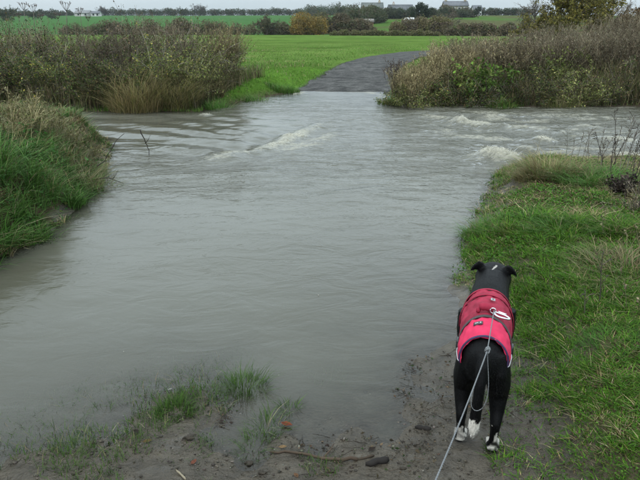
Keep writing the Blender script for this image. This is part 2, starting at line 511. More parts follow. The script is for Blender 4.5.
# the ground: one sheet
half = spaced([(0, 4.5, .05, .06), (4.5, 12, .06, .35), (12, 60, .35, 4), (60, 2400, 4, 200)])
xs = np.concatenate([-half[::-1][:-1], half])
ys = np.concatenate([spaced([(-60, -4, 8, 1), (-4, 1.2, 1, .06)])[:-1], spaced([(1.2, 4, .03, .045), (4, 9, .045, .07), (9, 20, .07, .14), (20, 60, .14, 1.5), (60, 500, 1.5, 12), (500, 2800, 12, 250)])])
X, Y, Q = grid(xs, ys)
Z = height(X, Y)
sl, sr, ss, sf = poly_sd(LEFT, X, Y), poly_sd(RIGHT, X, Y), poly_sd(SHORE, X, Y), poly_sd(FAR, X, Y)
ln = lane_d(X, Y)
mud = np.array([.074, .060, .042]); soil = np.array([.060, .048, .026]); turf = np.array([.075, .150, .022])
mead = np.array([.088, .152, .032]); farg = np.array([.050, .115, .036])
nz = fbm(X * .9, Y * .9, 21, 4)
C = np.repeat(mud[None], len(X), 0) * (.75 + .5 * nz)[:, None]
def blend(C, c2, w):
    return C * (1 - w[:, None]) + np.asarray(c2)[None] * w[:, None]
C = blend(C, soil, sstep(0, .3, np.maximum(sl, sr)))
C = blend(C, soil * .9, sstep(.1, .8, sf))
gpatch = sstep(.38, .6, fbm(X * .6, Y * .6, 40, 4))
C = blend(C, turf, sstep(.05, .5, sf) * sstep(-2.9, -2.2, X) * (1 - sstep(1.9, 2.6, X)))
C = blend(C, mead, sstep(4.5, 7, sf))
fz = fbm(X * .08, Y * .25, 44, 4)
C = blend(C, mead * np.array([1.25, 1.12, 1.3]), sstep(20, 26, Y) * sstep(.45, .7, fz) * .5)
C = blend(C, np.array([.11, .13, .04]), sstep(22, 30, Y) * sstep(.56, .72, fbm(X * .3, Y * .6, 50, 4)) * .35)
C = blend(C, mead * .62, sstep(19, 24, Y) * sstep(.5, .75, fbm(X * .22, Y * .5, 53, 5)) * .75)
C = blend(C, np.array([.135, .20, .05]), sstep(19, 24, Y) * sstep(.52, .78, fbm(X * .15 + 7, Y * .35, 57, 5)) * .6)
az = X / np.maximum(Y, 1)
fieldw = sstep(118, 126, Y)
C = blend(C, farg, fieldw * (az < .03))
C = blend(C, np.array([.060, .115, .026]), fieldw * (az >= .03))
C = blend(C, np.array([.085, .075, .04]), fieldw * (az >= .03) * sstep(.42, .62, fbm(X * .05, Y * .05, 59, 4)) * .8)
wet = np.clip(1 - sstep(.05, .5, sr), 0, 1) * (Y < 9) * (sl < .1)
road_edge = (1 - sstep(LANE_W - .1, LANE_W + .15, ln)) * (Y > 13.5)
C = blend(C, np.array([.06, .057, .05]), road_edge)
ground = build('ground', np.stack([X, Y, Z], 1), Q, M['ground'], C, None, True, {'wet': wet})
tag(ground, 'muddy ford approach, grassy banks and green fields', None, None, 'structure')

# the lane climbing out of the ford
pts = np.array(LANE_C[1:], float)
seg = np.linalg.norm(np.diff(pts, axis=0), axis=1)
tt = np.concatenate([[0], np.cumsum(seg)])
ts = np.concatenate([np.arange(-2.5, 12, .25), np.arange(12, tt[-1], 1.0)])
def smooth_interp(ts, tt, v):
    y_ = np.interp(ts, tt, v)
    return (np.interp(ts - 1.5, tt, v) + np.interp(ts - .7, tt, v) + y_ + np.interp(ts + .7, tt, v) + np.interp(ts + 1.5, tt, v)) / 5 if True else y_
cx, cy = smooth_interp(ts, tt, pts[:, 0]), smooth_interp(ts, tt, pts[:, 1])
cy[ts < 2] = (17.6 + ts)[ts < 2]
tx, ty = np.gradient(cx), np.gradient(cy)
nn = np.hypot(tx, ty); tx, ty = tx / nn, ty / nn
ws = np.linspace(-1, 1, 17)
wid = LANE_W * (1 + .12 * (fbm(ts * .8, ts * 0, 61, 3) - .5)) - .05 + .08 * sstep(6, 20, ts)
RX = cx[:, None] + ty[:, None] * ws[None] * wid[:, None]
RY = cy[:, None] - tx[:, None] * ws[None] * wid[:, None]
edge_j = .35 * (fbm(RX * 2.3, RY * 2.3, 66, 3) - .5) * (np.abs(ws)[None] > .95)
RX = RX + edge_j
RZ = height(RX, RY) + .012 + .03 * (1 - np.abs(ws)[None] ** 2) - .07 * (1 - sstep(-1.2, .6, ts))[:, None]
i = np.arange((len(ts) - 1) * 16)
q = (i // 16) * 17 + i % 16
tag(build('road', np.stack([RX.ravel(), RY.ravel(), RZ.ravel()], 1), np.stack([q, q + 1, q + 18, q + 17], 1), M['road'], None, None, True),
    'narrow grey tarmac lane rising out of the flooded ford', None, None, 'structure')

# ------------------------------------------------------------------ water
def px(*pp): return [at(a_, b_) for a_, b_ in pp]
CREST = [  # polyline, height, width, foam
    (px((336, 121), (312, 129), (285, 140), (255, 150), (228, 156), (195, 163)), .06, .16, .60),
    (px((345, 128), (325, 138), (300, 146), (280, 154)), .03, .20, .44),
    (px((400, 117), (430, 117.5), (452, 120), (470, 124), (500, 126), (535, 129), (575, 131)), .06, .20, .55),
    (px((448, 120), (458, 122), (468, 124)), .07, .14, .75),
    (px((400, 113), (450, 114), (520, 116), (580, 117), (640, 117)), .03, .13, .33),
    (px((484, 158), (494, 156), (505, 160), (513, 165)), .13, .17, .85),
    (px((512, 150), (528, 150), (545, 148)), .06, .14, .55),
    (px((532, 139), (542, 139), (556, 142)), .06, .12, .62),
    (px((560, 125), (600, 128), (640, 130)), .05, .13, .42),
    (px((575, 140), (610, 141), (650, 143)), .06, .15, .45),
    (px((610, 155), (628, 157), (648, 158)), .06, .14, .7),
    (px((198, 115), (206, 116), (213, 115)), .03, .08, .6),
    (px((150, 122), (190, 124), (228, 130), (256, 136)), .03, .16, .0),
    (px((120, 152), (165, 148), (210, 152), (240, 160)), .022, .2, .0),
    (px((180, 128), (215, 134), (250, 138)), .03, .12, .05),
    (px((130, 168), (190, 175), (260, 172), (330, 160)), .014, .25, .0),
]
sh = np.concatenate([spaced([(-160, -8, 14, .2), (-8, -3.2, .2, .04), (-3.2, 8, .04, .045), (8, 160, .06, 14)])])
sy = spaced([(.9, 2, .05, .035), (2, 18.9, .035, .05)])
X, Y, Q = grid(sh, sy)
G = height(X, Y)
flow = sstep(5.5, 8.5, Y) * (1 - sstep(15, 17, Y))
rap = flow * sstep(1.0, 2.5, X)
W = .016 * (.35 + flow + 1.5 * rap) * (fbm(X * 1.3 + .4 * Y, Y * 3.1, 71, 4) - .5) * 2
W += .004 * (fbm(X * 5, Y * 9, 77, 3) - .5) * (.3 + flow + 1.6 * rap) * 2
foam = np.zeros_like(X)
# broad brown swells where the current sweeps round the left bank
swell = sstep(8.2, 9.6, Y) * (1 - sstep(12.2, 13.2, Y)) * (1 - sstep(-1.2, .4, X))
ph = (X * .55 + Y * 1.0) * 7.2 + 3.2 * fbm(X * .8, Y * .8, 73, 3)
W += swell * .014 * np.sin(ph) * (.4 + 1.2 * fbm(X * .9, Y * 1.3, 74, 2))
for line, amp, wd, fm in CREST:
    jx, jy = X + .16 * (fbm(X * 2, Y * 2, 83, 3) - .5), Y + .26 * (fbm(X * 2, Y * 2, 89, 3) - .5)
    d, t, s = line_dist(line, jx, jy)
    env = np.sin(np.clip(t, .02, .98) * math.pi) ** .5
    brk = .55 + .9 * (fbm(X * 3.5, Y * 3.5, 97, 2) - .2)
    prof = np.exp(-(d / wd) ** 2) * env
    W += amp * prof * brk + amp * .5 * prof * (fbm(X * 9, Y * 9, 91, 3) - .5)
    W -= amp * .45 * np.exp(-((d - 2.1 * wd) / wd) ** 2) * env
    foam = np.maximum(foam, fm * np.exp(-(d / (wd * 1.35)) ** 2) * env * np.clip(.4 + 1.2 * (fbm(X * 2.2, Y * 2.2, 101, 3) - .15), 0, 1.15))
# white line where the current drags along the far right bank and laps at the lane
sf = poly_sd(FAR, X, Y)
foam = np.maximum(foam, .5 * np.exp(-((sf + .07) / .09) ** 2) * (X > 3.2) * sstep(.4, .6, fbm(X * 1.1, Y * .3, 103, 2)))
foam = np.maximum(foam, .42 * np.exp(-((sf + .25) / .28) ** 2) * (np.abs(X - .6) < 1.3) * (Y > 16) * sstep(.25, .5, fbm(X * 3, Y * 3, 105, 2)))
foam = np.maximum(foam, .36 * rap * sstep(.50, .72, fbm(X * 1.5, Y * 3.2, 107, 4)))
bx_, by_ = at(308, 146)
foam = np.maximum(foam, .40 * np.exp(-((X - bx_) / .75) ** 2 - ((Y - by_) / .8) ** 2) * sstep(.42, .66, fbm(X * 2.6, Y * 3.6, 113, 4)))
depth = np.clip(W - G, 0, 1)
W *= sstep(0, .12, depth) * .9 + .1
ripple = .13 + .30 * sstep(2.5, 8.5, Y) + .42 * flow + .5 * rap
ripple *= (.45 + 1.1 * fbm(X * .7, Y * .7, 109, 3)) * (1 - .8 * swell) * (1 - .6 * np.exp(-np.clip(-poly_sd(LEFT, X, Y), 0, 9) / .7)) * (1 - .5 * sstep(13.5, 15.5, Y))
water = build('water', np.stack([X, Y, W], 1), Q, M['water'], None, None, True, {'foam': foam, 'depth': depth, 'ripple': ripple})
tag(water, 'brown floodwater covering the ford', None, None, 'structure')

# broken water thrown up on the crests
rng = np.random.default_rng(5)
g = Geo()
ico = np.array([(0, 0, 1), (.89, 0, .45), (.28, .85, .45), (-.72, .53, .45), (-.72, -.53, .45), (.28, -.85, .45), (0, 0, -.6)])
icoT = np.array([(0, 1, 2), (0, 2, 3), (0, 3, 4), (0, 4, 5), (0, 5, 1), (6, 2, 1), (6, 3, 2), (6, 4, 3), (6, 5, 4), (6, 1, 5)])
cand = np.nonzero(foam > .45)[0]
pr = foam[cand] ** 3
sel = rng.choice(cand, 2600, p=pr / pr.sum())
pp = np.stack([X[sel], Y[sel], W[sel]], 1) + rng.normal(size=(2600, 3)) * [.03, .03, .004]
sz = rng.uniform(.002, .007, 2600) * (.6 + foam[sel])
pp[:, 2] += rng.exponential(.006, 2600) * foam[sel] ** 2 - .003
V = pp[:, None, :] + ico[None] * sz[:, None, None] * rng.uniform(.6, 1.6, (2600, 1, 3))
T = (icoT[None] + (np.arange(2600) * 7)[:, None, None]).reshape(-1, 3)
g.add(V.reshape(-1, 3), T, (.62, .58, .47))
o = g.build('foam', M['foam'], None, True)
tag(o, 'cream froth breaking on the wave crests of the flood', 'foam', None, 'stuff')
# flecks of froth and plant scraps drifting on the slack water
g = Geo()
N = 45
fx = rng.uniform(-2.6, 1.2, N); fy = rng.uniform(2.3, 7.5, N)
keep = height(fx, fy) < -.03
fx, fy = fx[keep], fy[keep]
N = len(fx)
sz = .0012 + .0045 * rng.uniform(size=N) ** 3
V = np.stack([fx, fy, np.full(N, .004)], 1)[:, None, :] + ico[None] * sz[:, None, None] * np.array([1.3, 1.3, .35])
g.add(V.reshape(-1, 3), (icoT[None] + (np.arange(N) * 7)[:, None, None]).reshape(-1, 3), (.6, .6, .55))
tag(g.build('froth_flecks', M['foam'], None, True), 'tiny white froth flecks drifting on the slack brown water', 'froth', None, 'stuff')

# ------------------------------------------------------------------ grass on the banks
GREEN = [(.058, .145, .010, 5), (.085, .19, .014, 4), (.036, .095, .009, 3), (.12, .17, .024, 1.2)]
STRAW = [(.30, .245, .125, 4), (.20, .155, .075, 3), (.38, .32, .19, 1.5), (.12, .09, .045, 2)]
def lush(pal_g, pal_s, rng, mix):
    N = len(mix)
    a_, b_ = pick(rng, pal_g, N), pick(rng, pal_s, N)
    return np.where((rng.uniform(size=N) < mix)[:, None], b_, a_)
def lay(x, y, dz=-.01):
    return np.stack([x, y, height(x, y) + dz], 1)

rng = np.random.default_rng(11)
g = Geo()
def scatter_right(N, x0, x1, y0, y1):
    x, y = rng.uniform(x0, x1, N), rng.uniform(y0, y1, N)
    s = poly_sd(RIGHT, x, y)
    edge = s + .22 * (fbm(x * 3, y * 3, 120, 3) - .5)
    bare = fbm(x * 2.2, y * 2.2, 124, 3)
    k = (edge > -.10) & (rng.uniform(size=N) < np.clip(edge * 4 + .35, .12, 1)) & ((bare > .34) | (rng.uniform(size=N) < .35))
    return x[k], y[k]
def tufts(rng, cx_, cy_, per, r):
    """blade roots clustered round tuft centres, with the outward direction of each"""
    n_ = len(cx_)
    rr_ = np.repeat(r, per) * np.sqrt(rng.uniform(size=n_ * per)); th_ = rng.uniform(0, 6.28, n_ * per)
    return np.repeat(cx_, per) + rr_ * np.cos(th_), np.repeat(cy_, per) + rr_ * np.sin(th_), th_ + rng.normal(0, .8, n_ * per), np.repeat(np.arange(n_), per)
for NC, per, x0, x1, y0, y1, hs_, wd in ((17000, 22, .45, 2.9, 1.2, 4.6, 1.0, .0023), (13000, 20, .9, 6.5, 4.2, 8.4, 1.45, .0033)):
    cx_, cy_ = scatter_right(NC, x0, x1, y0, y1)
    r = rng.uniform(.015, .055, len(cx_))
    x, y, yaw, ci = tufts(rng, cx_, cy_, per, r)
    vig = fbm(cx_ * 1.5, cy_ * 1.5, 131, 3)
    hc = (.013 + .085 * vig ** 3) * rng.uniform(.4, 1.7, len(cx_)) * hs_
    h = hc[ci] * rng.uniform(.45, 1.2, len(x))
    dead = np.clip(.03 + (.35 + .4 * sstep(4, 6, cy_)) * sstep(.55, .70, fbm(cx_ * 2.9, cy_ * 2.9, 137, 3)) + .35 * sstep(4.6, 6.6, cy_) + .22 * sstep(1.6, 2.8, cx_), 0, .8)
    deadc = np.where(rng.uniform(size=len(cx_)) < dead, .8, .06)
    tone = rng.uniform(.62, 1.3, len(cx_))
    col = lush(GREEN, STRAW, rng, deadc[ci]) * tone[ci][:, None]
    blades(g, lay(x, y), h, wd * rng.uniform(.6, 1.6, len(x)), yaw, rng.uniform(.3, 1.9, len(x)), col, .25, 2)
# flattened dead stems lying through the turf
N = 36000
x, y = scatter_right(N, .6, 5.5, 1.3, 8.0)
wgt = rng.uniform(size=len(x)) < (.05 + .45 * sstep(4.0, 6.5, y) + .2 * sstep(1.8, 2.8, x) + .45 * sstep(.48, .7, fbm(x * 1.9, y * 1.9, 137, 3)))
x, y = x[wgt], y[wgt]
P = lay(x, y, .012); n_ = len(x)
blades(g, P, rng.uniform(.008, .03, n_) * (1 + .8 * sstep(4, 6, y)), rng.uniform(.0008, .0020, n_), rng.uniform(0, 6.28, n_), rng.uniform(2, 8, n_), pick(rng, STRAW, n_, .35), .4, 3)
o = g.build('bank_grass', M['blade'])
tag(o, 'rough green turf mixed with dead straw on the right bank', 'grass', None, 'stuff')
# low round-leaved weeds in the turf
g = Geo()
x, y = scatter_right(90000, .55, 4.5, 1.3, 7.5)
k = fbm(x * 2.6, y * 2.6, 143, 3) > .50
x, y = x[k], y[k]
P = lay(x, y, 0); P[:, 2] += rng.uniform(.005, .035, len(x))
leaves(g, P, rng.uniform(.006, .011, len(x)) * (1 + 1.2 * sstep(2.6, 5, y)), pick(rng, [(.05, .13, .014, 4), (.08, .18, .02, 2), (.10, .075, .03, 1), (.03, .07, .01, 2)], len(x)), rng, .6, .8)
tag(g.build('low_weeds', M['leaf']), 'low leafy weeds creeping through the right bank turf', 'weeds', None, 'stuff')

# left bank: long lush grass, straw towards its tip
rng = np.random.default_rng(12)
g = Geo()
NC = 4200
cx_, cy_ = rng.uniform(-7.5, -1.9, NC), rng.uniform(2.2, 11, NC)
sc = poly_sd(LEFT, cx_, cy_) + .15 * (fbm(cx_ * 3, cy_ * 3, 150, 2) - .5)
k = (sc > -.06) & (rng.uniform(size=NC) < np.clip(1.5 - sc * .22, .3, 1))
cx_, cy_, sc = cx_[k], cy_[k], sc[k]
x, y, yaw, ci = tufts(rng, cx_, cy_, 42, rng.uniform(.03, .09, len(cx_)))
n_ = len(x)
hc = (.10 + .55 * fbm(cx_ * 1.8, cy_ * 1.8, 151, 3) ** 1.7) * rng.uniform(.45, 1.5, len(cx_)) * (1 - .60 * sstep(6.2, 7.6, cy_)) * (.55 + .45 * sstep(-.05, .3, sc))
h = hc[ci] * rng.uniform(.5, 1.2, n_)
deadp = np.clip(.07 + .55 * sstep(6.0, 7.4, cy_ + 1.2 * (fbm(cx_, cy_, 155, 3) - .5)), 0, .85)
deadc = np.where(rng.uniform(size=len(cx_)) < deadp, .85, .05)
tone = rng.uniform(.6, 1.3, len(cx_))
yaw = np.where(rng.uniform(size=n_) < .35, rng.normal(-.35, .8, n_), yaw)
col = lush([(.075, .165, .030, 5), (.105, .205, .045, 3), (.045, .105, .022, 3), (.16, .19, .08, .7)], STRAW, rng, deadc[ci]) * tone[ci][:, None]
blades(g, lay(x, y), h, rng.uniform(.0022, .0062, n_), yaw, rng.uniform(.3, 1.7, n_), col, .38, 4)
o = g.build('bank_grass', M['blade'])
tag(o, 'long lush grass hanging over the water on the left bank', 'grass', None, 'stuff')
# nettles and dock among it
g = Geo()
N = 5200
x, y = rng.uniform(-5, -2, N), rng.uniform(3, 7.2, N)
s = poly_sd(LEFT, x, y)
k = (s > .02) & (fbm(x * 2.2, y * 2.2, 161, 2) > .47)
x, y = x[k], y[k]
P = lay(x, y); P[:, 2] += rng.uniform(.02, .34, len(x))
leaves(g, P, rng.uniform(.015, .045, len(x)), pick(rng, [(.035, .095, .02, 4), (.055, .13, .03, 2), (.09, .11, .03, 1)], len(x)), rng, .45, .5)
tag(g.build('bank_nettles', M['leaf']), 'low green nettle leaves among the left bank grass', 'weeds', None, 'stuff')

# far verge, meadow edge and lane sides
rng = np.random.default_rng(13)
g = Geo()
N = 90000
x = rng.uniform(-9, 9, N); y = 13.2 + 42 * rng.uniform(size=N) ** 1.7
sf_ = poly_sd(FAR, x, y); ln_ = lane_d(x, y)
k = (sf_ > .05) & ((ln_ > LANE_W - .02 + .9 * (fbm(x * 1.6, y * 1.6, 163, 3) - .5) + .3 * sstep(20, 30, y)) | (y < 13)) & (rng.uniform(size=N) < np.clip(1.25 - (y - 13) / 40, 0, 1))
x, y, sf_ = x[k], y[k], sf_[k]; n_ = len(x)
tuft = fbm(x * 1.1, y * 1.1, 165, 3)
h = (.05 + .18 * tuft ** 2) * rng.uniform(.5, 1.3, n_) * np.clip(1.3 - y / 50, .3, 1)
mix = np.clip(.08 + .8 * sstep(.60, .78, fbm(x * .9, y * .9, 167, 3)), 0, .7)
blades(g, lay(x, y), h, .004 + y * .00022, rng.uniform(0, 6.28, n_), rng.uniform(.2, .9, n_), lush([(.085, .172, .026, 5), (.11, .20, .034, 3), (.065, .13, .02, 2)], STRAW, rng, mix), .1, 2)
tag(g.build('verge_grass', M['blade']), 'bright green grass along the far verge and meadow edge', 'grass', None, 'stuff')

# ------------------------------------------------------------------ bushes and thickets
def wander(rng, P0, dirs, length, K, bend, droop=0.0):
    """N curved shoots from P0 along dirs"""
    N = len(P0)
    L = np.zeros((N, K, 3)); L[:, 0] = P0
    d = dirs / (np.linalg.norm(dirs, axis=1)[:, None] + 1e-9)
    step = (length / (K - 1))[:, None]
    for k in range(1, K):
        d = d + rng.normal(size=(N, 3)) * bend
        d[:, 2] -= droop * (k / K)
        d /= np.linalg.norm(d, axis=1)[:, None] + 1e-9
        L[:, k] = L[:, k - 1] + d * step
    return L
def along(rng, L, M_, lo=.2):
    """M_ random points on each of N polylines, with their directions"""
    N, K, _ = L.shape
    t = rng.uniform(lo, .999, (N, M_)) * (K - 1)
    i_ = np.floor(t).astype(int); f = (t - i_)[..., None]
    r_ = np.arange(N)[:, None]
    a_, b_ = L[r_, i_], L[r_, i_ + 1]
    return (a_ * (1 - f) + b_ * f).reshape(-1, 3), (b_ - a_).reshape(-1, 3)
def bush(name, label, cat, cx, cy, rx, ry, h, nst, ntw, nlf, lsize, lpal, spal, seed, group=None, upright=.5, stem_r=.009, leaf_aspect=.6, droop=.25, z=None):
    rng = np.random.default_rng(seed)
    base = np.array([cx, cy, (height(cx, cy) if z is None else z)])
    root = tag(empty(name, base), label, cat, group)
    th, rr_ = rng.uniform(0, 6.28, nst), np.sqrt(rng.uniform(size=nst))
    P0 = np.stack([cx + rx * .75 * rr_ * np.cos(th), cy + ry * .75 * rr_ * np.sin(th), np.zeros(nst)], 1)
    P0[:, 2] = (height(P0[:, 0], P0[:, 1]) if z is None else z) - .03
    dirs = np.stack([np.cos(th) * rr_ * rx, np.sin(th) * rr_ * ry, np.full(nst, h * (.6 + upright))], 1) + rng.normal(size=(nst, 3)) * .25 * h
    ln_ = h * rng.uniform(.65, 1.2, nst) * (1.12 - .35 * rr_)
    L = wander(rng, P0, dirs, ln_, 6, .16, droop)
    gs = Geo()
    tone = rng.uniform(.45, 1.6, nst) * (.55 + .9 * vnoise(P0[:, 0] * 2.2, P0[:, 1] * 2.2, seed))
    tubes(gs, L, np.linspace(stem_r, stem_r * .4, 6)[None] * rng.uniform(.6, 1.3, (nst, 1)), pick(rng, spal, nst) * tone[:, None])
    tp, td = along(rng, L, ntw, .15)
    td = td / (np.linalg.norm(td, axis=1)[:, None] + 1e-9) + rng.normal(size=td.shape) * .75
    td[:, 2] += .15
    nt = len(tp)
    TL = wander(rng, tp, td, rng.uniform(.12, .34, nt) * h * .7, 4, .22, droop)
    tubes(gs, TL, np.linspace(stem_r * .45, stem_r * .2, 4)[None].repeat(nt, 0), pick(rng, spal, nt) * np.repeat(tone, ntw)[:, None])
    gs.build('stems', M['stem'], root, origin=base)
    if nlf:
        lp, _ = along(rng, TL, nlf, .1)
        lp = lp + rng.normal(size=lp.shape) * lsize * .7
        k = lp[:, 2] > .01
        lt = np.repeat(tone, ntw * nlf)[k]
        lp = lp[k]
        # leaves cling on in patches
        clump = vnoise(lp[:, 0] * 3.1 + lp[:, 1] * 1.3, lp[:, 2] * 3.1 + lp[:, 1], seed)
        k = rng.uniform(size=len(lp)) < .15 + 1.3 * clump
        lp, lt = lp[k], lt[k]
        gl_ = Geo()
        leaves(gl_, lp, lsize * rng.uniform(.5, 1.3, len(lp)), pick(rng, lpal, len(lp), .35) * lt[:, None], rng, 0, leaf_aspect)
        gl_.build('foliage', M['leaf'], root, origin=base)
    return root
def reeds(name, label, cat, cx, cy, rx, ry, h, nst, nlf, seed, spal, lpal, group=None, lean=(.0, .0), plume=6, leaf_l=.16, stem_r=.0045, z=None, hvar=.35):
    """stand of dead upright stems with withered hanging leaves and seedy tops"""
    rng = np.random.default_rng(seed)
    base = np.array([cx, cy, (height(cx, cy) if z is None else z)])
    root = tag(empty(name, base), label, cat, group)
    th, rr_ = rng.uniform(0, 6.28, nst), np.sqrt(rng.uniform(size=nst))
    P0 = np.stack([cx + rx * rr_ * np.cos(th), cy + ry * rr_ * np.sin(th), np.zeros(nst)], 1)
    P0[:, 2] = (height(P0[:, 0], P0[:, 1]) if z is None else z) - .03
    dirs = np.stack([rng.normal(lean[0], .16, nst), rng.normal(lean[1], .16, nst), np.ones(nst)], 1)
    L = wander(rng, P0, dirs, h * rng.uniform(1 - hvar, 1.08, nst) * (1.05 - .3 * rr_ ** 2), 5, .07, .02)
    gs = Geo()
    tone = rng.uniform(.6, 1.45, nst) * (.45 + 1.1 * vnoise(P0[:, 0] * 2.6, P0[:, 1] * 2.6, seed))
    tubes(gs, L, np.linspace(stem_r, stem_r * .35, 5)[None] * rng.uniform(.7, 1.3, (nst, 1)), pick(rng, spal, nst) * tone[:, None])
    tp, td = along(rng, L[:, 2:], plume, .3)
    TL = wander(rng, tp, td / (np.linalg.norm(td, axis=1)[:, None] + 1e-9) + rng.normal(size=td.shape) * .45, rng.uniform(.06, .2, len(tp)), 3, .15, 0)
    tubes(gs, TL, np.full((len(tp), 3), stem_r * .4), pick(rng, spal, len(tp)) * np.repeat(tone, plume)[:, None])
    gs.build('stems', M['stem'], root, origin=base)
    lp, _ = along(rng, L, nlf, .08)
    gl_ = Geo(); nl = len(lp)
    blades(gl_, lp, rng.uniform(-.3, .7, nl) * leaf_l, rng.uniform(.004, .010, nl), rng.uniform(0, 6.28, nl), rng.uniform(.6, 2.2, nl) * np.sign(rng.uniform(-.2, 1, nl)), pick(rng, lpal, nl, .35) * np.repeat(tone, nlf)[:, None], .5, 2)
    fp, _ = along(rng, TL, 2, .4)
    leaves(gl_, fp + rng.normal(size=fp.shape) * .012, rng.uniform(.014, .04, len(fp)), pick(rng, lpal, len(fp), .3), rng, 0, .6)
    gl_.build('withered_leaves', M['leaf'], root, origin=base)
    return root
def tussock(name, label, cx, cy, r, h, nb, seed, pal, group=None, lean=(0, 0), wd=.004, z=None, cat='grass tuft', segs=3, spread=.8):
    rng = np.random.default_rng(seed)
    base = np.array([cx, cy, float(height(cx, cy)) if z is None else z])
    th, rr_ = rng.uniform(0, 6.28, nb), np.sqrt(rng.uniform(size=nb)) * r
    x_, y_ = cx + rr_ * np.cos(th), cy + rr_ * np.sin(th)
    P = np.stack([x_, y_, np.full(nb, base[2] - .02)], 1)
    if z is None: P[:, 2] = height(x_, y_) - .02
    g = Geo()
    hh = h * rng.uniform(.3, 1.2, nb) * (1.1 - .5 * rr_ / r) * (.55 + .9 * vnoise(x_ * 14, y_ * 14, seed))
    blades(g, P, hh, wd * rng.uniform(.6, 1.4, nb), th + rng.normal(0, 1.0, nb), spread * rng.uniform(.1, 1.7, nb), pick(rng, pal, nb, .3), .3, segs)
    o = g.build(name, M['blade'], None, origin=base)
    o.location = base
    return tag(o, label, cat, group)

TWIG = [(.17, .15, .115, 3), (.11, .09, .065, 3), (.26, .23, .175, 2), (.07, .052, .04, 3)]
DARKLEAF = [(.05, .075, .02, 4), (.08, .115, .026, 3), (.10, .085, .035, 2), (.028, .038, .015, 4), (.24, .20, .05, .35), (.14, .09, .045, 2)]
YELLEAF = [(.09, .12, .03, 4), (.30, .26, .06, .8), (.055, .075, .024, 4), (.18, .17, .045, 2)]
PURPLE = [(.13, .092, .058, 4), (.18, .14, .085, 2), (.085, .085, .032, 2)]
OLIVE = [(.15, .165, .05, 4), (.24, .22, .09, 2), (.09, .115, .03, 3)]
DRY = [(.27, .225, .115, 4), (.19, .155, .08, 4), (.36, .31, .175, 2), (.11, .09, .05, 3)]
GREY = [(.19, .16, .105, 4), (.135, .108, .068, 4), (.27, .235, .16, 2), (.09, .072, .045, 3)]
LG, RG = 'bushes crowding the far bank left of the lane', 'dead thicket on the far bank right of the lane'
def fx_(px_, d): return (px_ - 320) / FPX * (d * cp + (CAM_H) * sp_)
# front row, then back row of the left thicket
def lb(px_, d, wpx, h, *r, **k): return fx_(px_, d), d, wpx / FPX * d * .5
for spec in [
  ('bramble_bush', 'dark bramble bush dotted with yellow leaves at the left edge of the far bank', 12, 14.3, 70, 1.15, DARKLEAF, 41),
  ('bramble_bush', 'bramble bush with the most yellow leaves, just right of the leftmost bramble', 62, 14.2, 66, 1.05, YELLEAF, 42),
  ('bramble_bush', 'low dark bramble trailing at the water behind the left bank tip', 104, 14.0, 50, .85, DARKLEAF, 43),
  ('bramble_bush', 'yellow-leaved bramble above the tan dead grass clump', 150, 14.5, 70, 1.15, YELLEAF, 44),
  ('bramble_bush', 'olive bramble mound beside the green verge of the lane', 188, 14.5, 46, 1.0, OLIVE, 45),
]:
    nm, lab, p_, d, wpx, h, pal, sd2 = spec
    bush(nm, lab, 'bush', fx_(p_, d), d, wpx / FPX * d * .55, .55, h, 95, 11, 9, .042, pal, TWIG, sd2, LG, .25, .006)
for spec in [
  ('twiggy_shrub', 'dark twiggy shrub standing tallest at the left edge of the far thicket', 22, 15.4, 84, 1.42, DARKLEAF, 51, 6),
  ('twiggy_shrub', 'purplish twiggy shrub behind the yellow-leaved bramble', 84, 15.5, 80, 1.45, PURPLE, 52, 4),
  ('twiggy_shrub', 'grey feathery shrub in the middle of the left thicket', 142, 15.6, 76, 1.52, PURPLE, 53, 3),
  ('twiggy_shrub', 'green-brown shrub towards the lane end of the left thicket', 192, 15.8, 66, 1.48, OLIVE, 54, 5),
]:
    nm, lab, p_, d, wpx, h, pal, sd2, nl = spec
    bush(nm, lab, 'shrub', fx_(p_, d), d, wpx / FPX * d * .55, .7, h, 110, 14, nl, .042, pal, TWIG, sd2, LG, .5, .007)
reeds('dead_reeds', 'tan stand of dry stems closing the lane end of the left thicket', 'reeds', fx_(222, 16.6), 16.6, .36, .5, 1.40, 360, 9, 61, DRY, DRY, LG, lean=(.18, -.05))
reeds('dead_reeds', 'grey seeding stems rising behind the middle of the left thicket', 'reeds', fx_(160, 16.4), 16.4, 1.3, .5, 1.5, 420, 6, 62, GREY, GREY, LG, plume=9)
reeds('dead_reeds', 'grey seeding stems rising at the far left of the thicket', 'reeds', fx_(45, 16.4), 16.4, 1.8, .5, 1.42, 420, 6, 63, GREY, GREY, LG, plume=9)
tussock('dead_grass_clump', 'big tan clump of arching dead grass at the far waterline, left of the lane', fx_(140, 13.6), 13.55, .62, .85, 2600, 64, [(.36, .30, .15, 4), (.27, .22, .10, 3), (.18, .18, .06, 2)], None, wd=.006, spread=1.0)
tussock('dead_grass_clump', 'olive-tan dead grass clump beside the big tan one at the far waterline', fx_(176, 13.7), 13.65, .42, .7, 1900, 65, [(.28, .25, .10, 4), (.18, .18, .065, 3), (.36, .30, .16, 2)], None, wd=.006, spread=1.0)
tussock('dead_grass_clump', 'pale dead grass clump at the foot of the tan reeds by the verge', fx_(212, 15.0), 15.0, .28, .62, 1100, 66, DRY, None, wd=.006, spread=.9)
for i_, (p_, d, r, h) in enumerate([(222, 13.7, .34, .35), (262, 15.2, .4, .34), (283, 17.4, .45, .3)]):
    tussock('verge_grass_tuft', ['lush green grass tuft at the water corner of the left verge', 'lush green grass tuft halfway up the left verge', 'lush green grass tuft where lane and left verge meet the water'][i_], fx_(p_, d), d, r, h, 900, 67 + i_, [(.06, .14, .022, 4), (.085, .17, .032, 3), (.15, .16, .06, 1)], 'green tufts on the left verge', wd=.006)

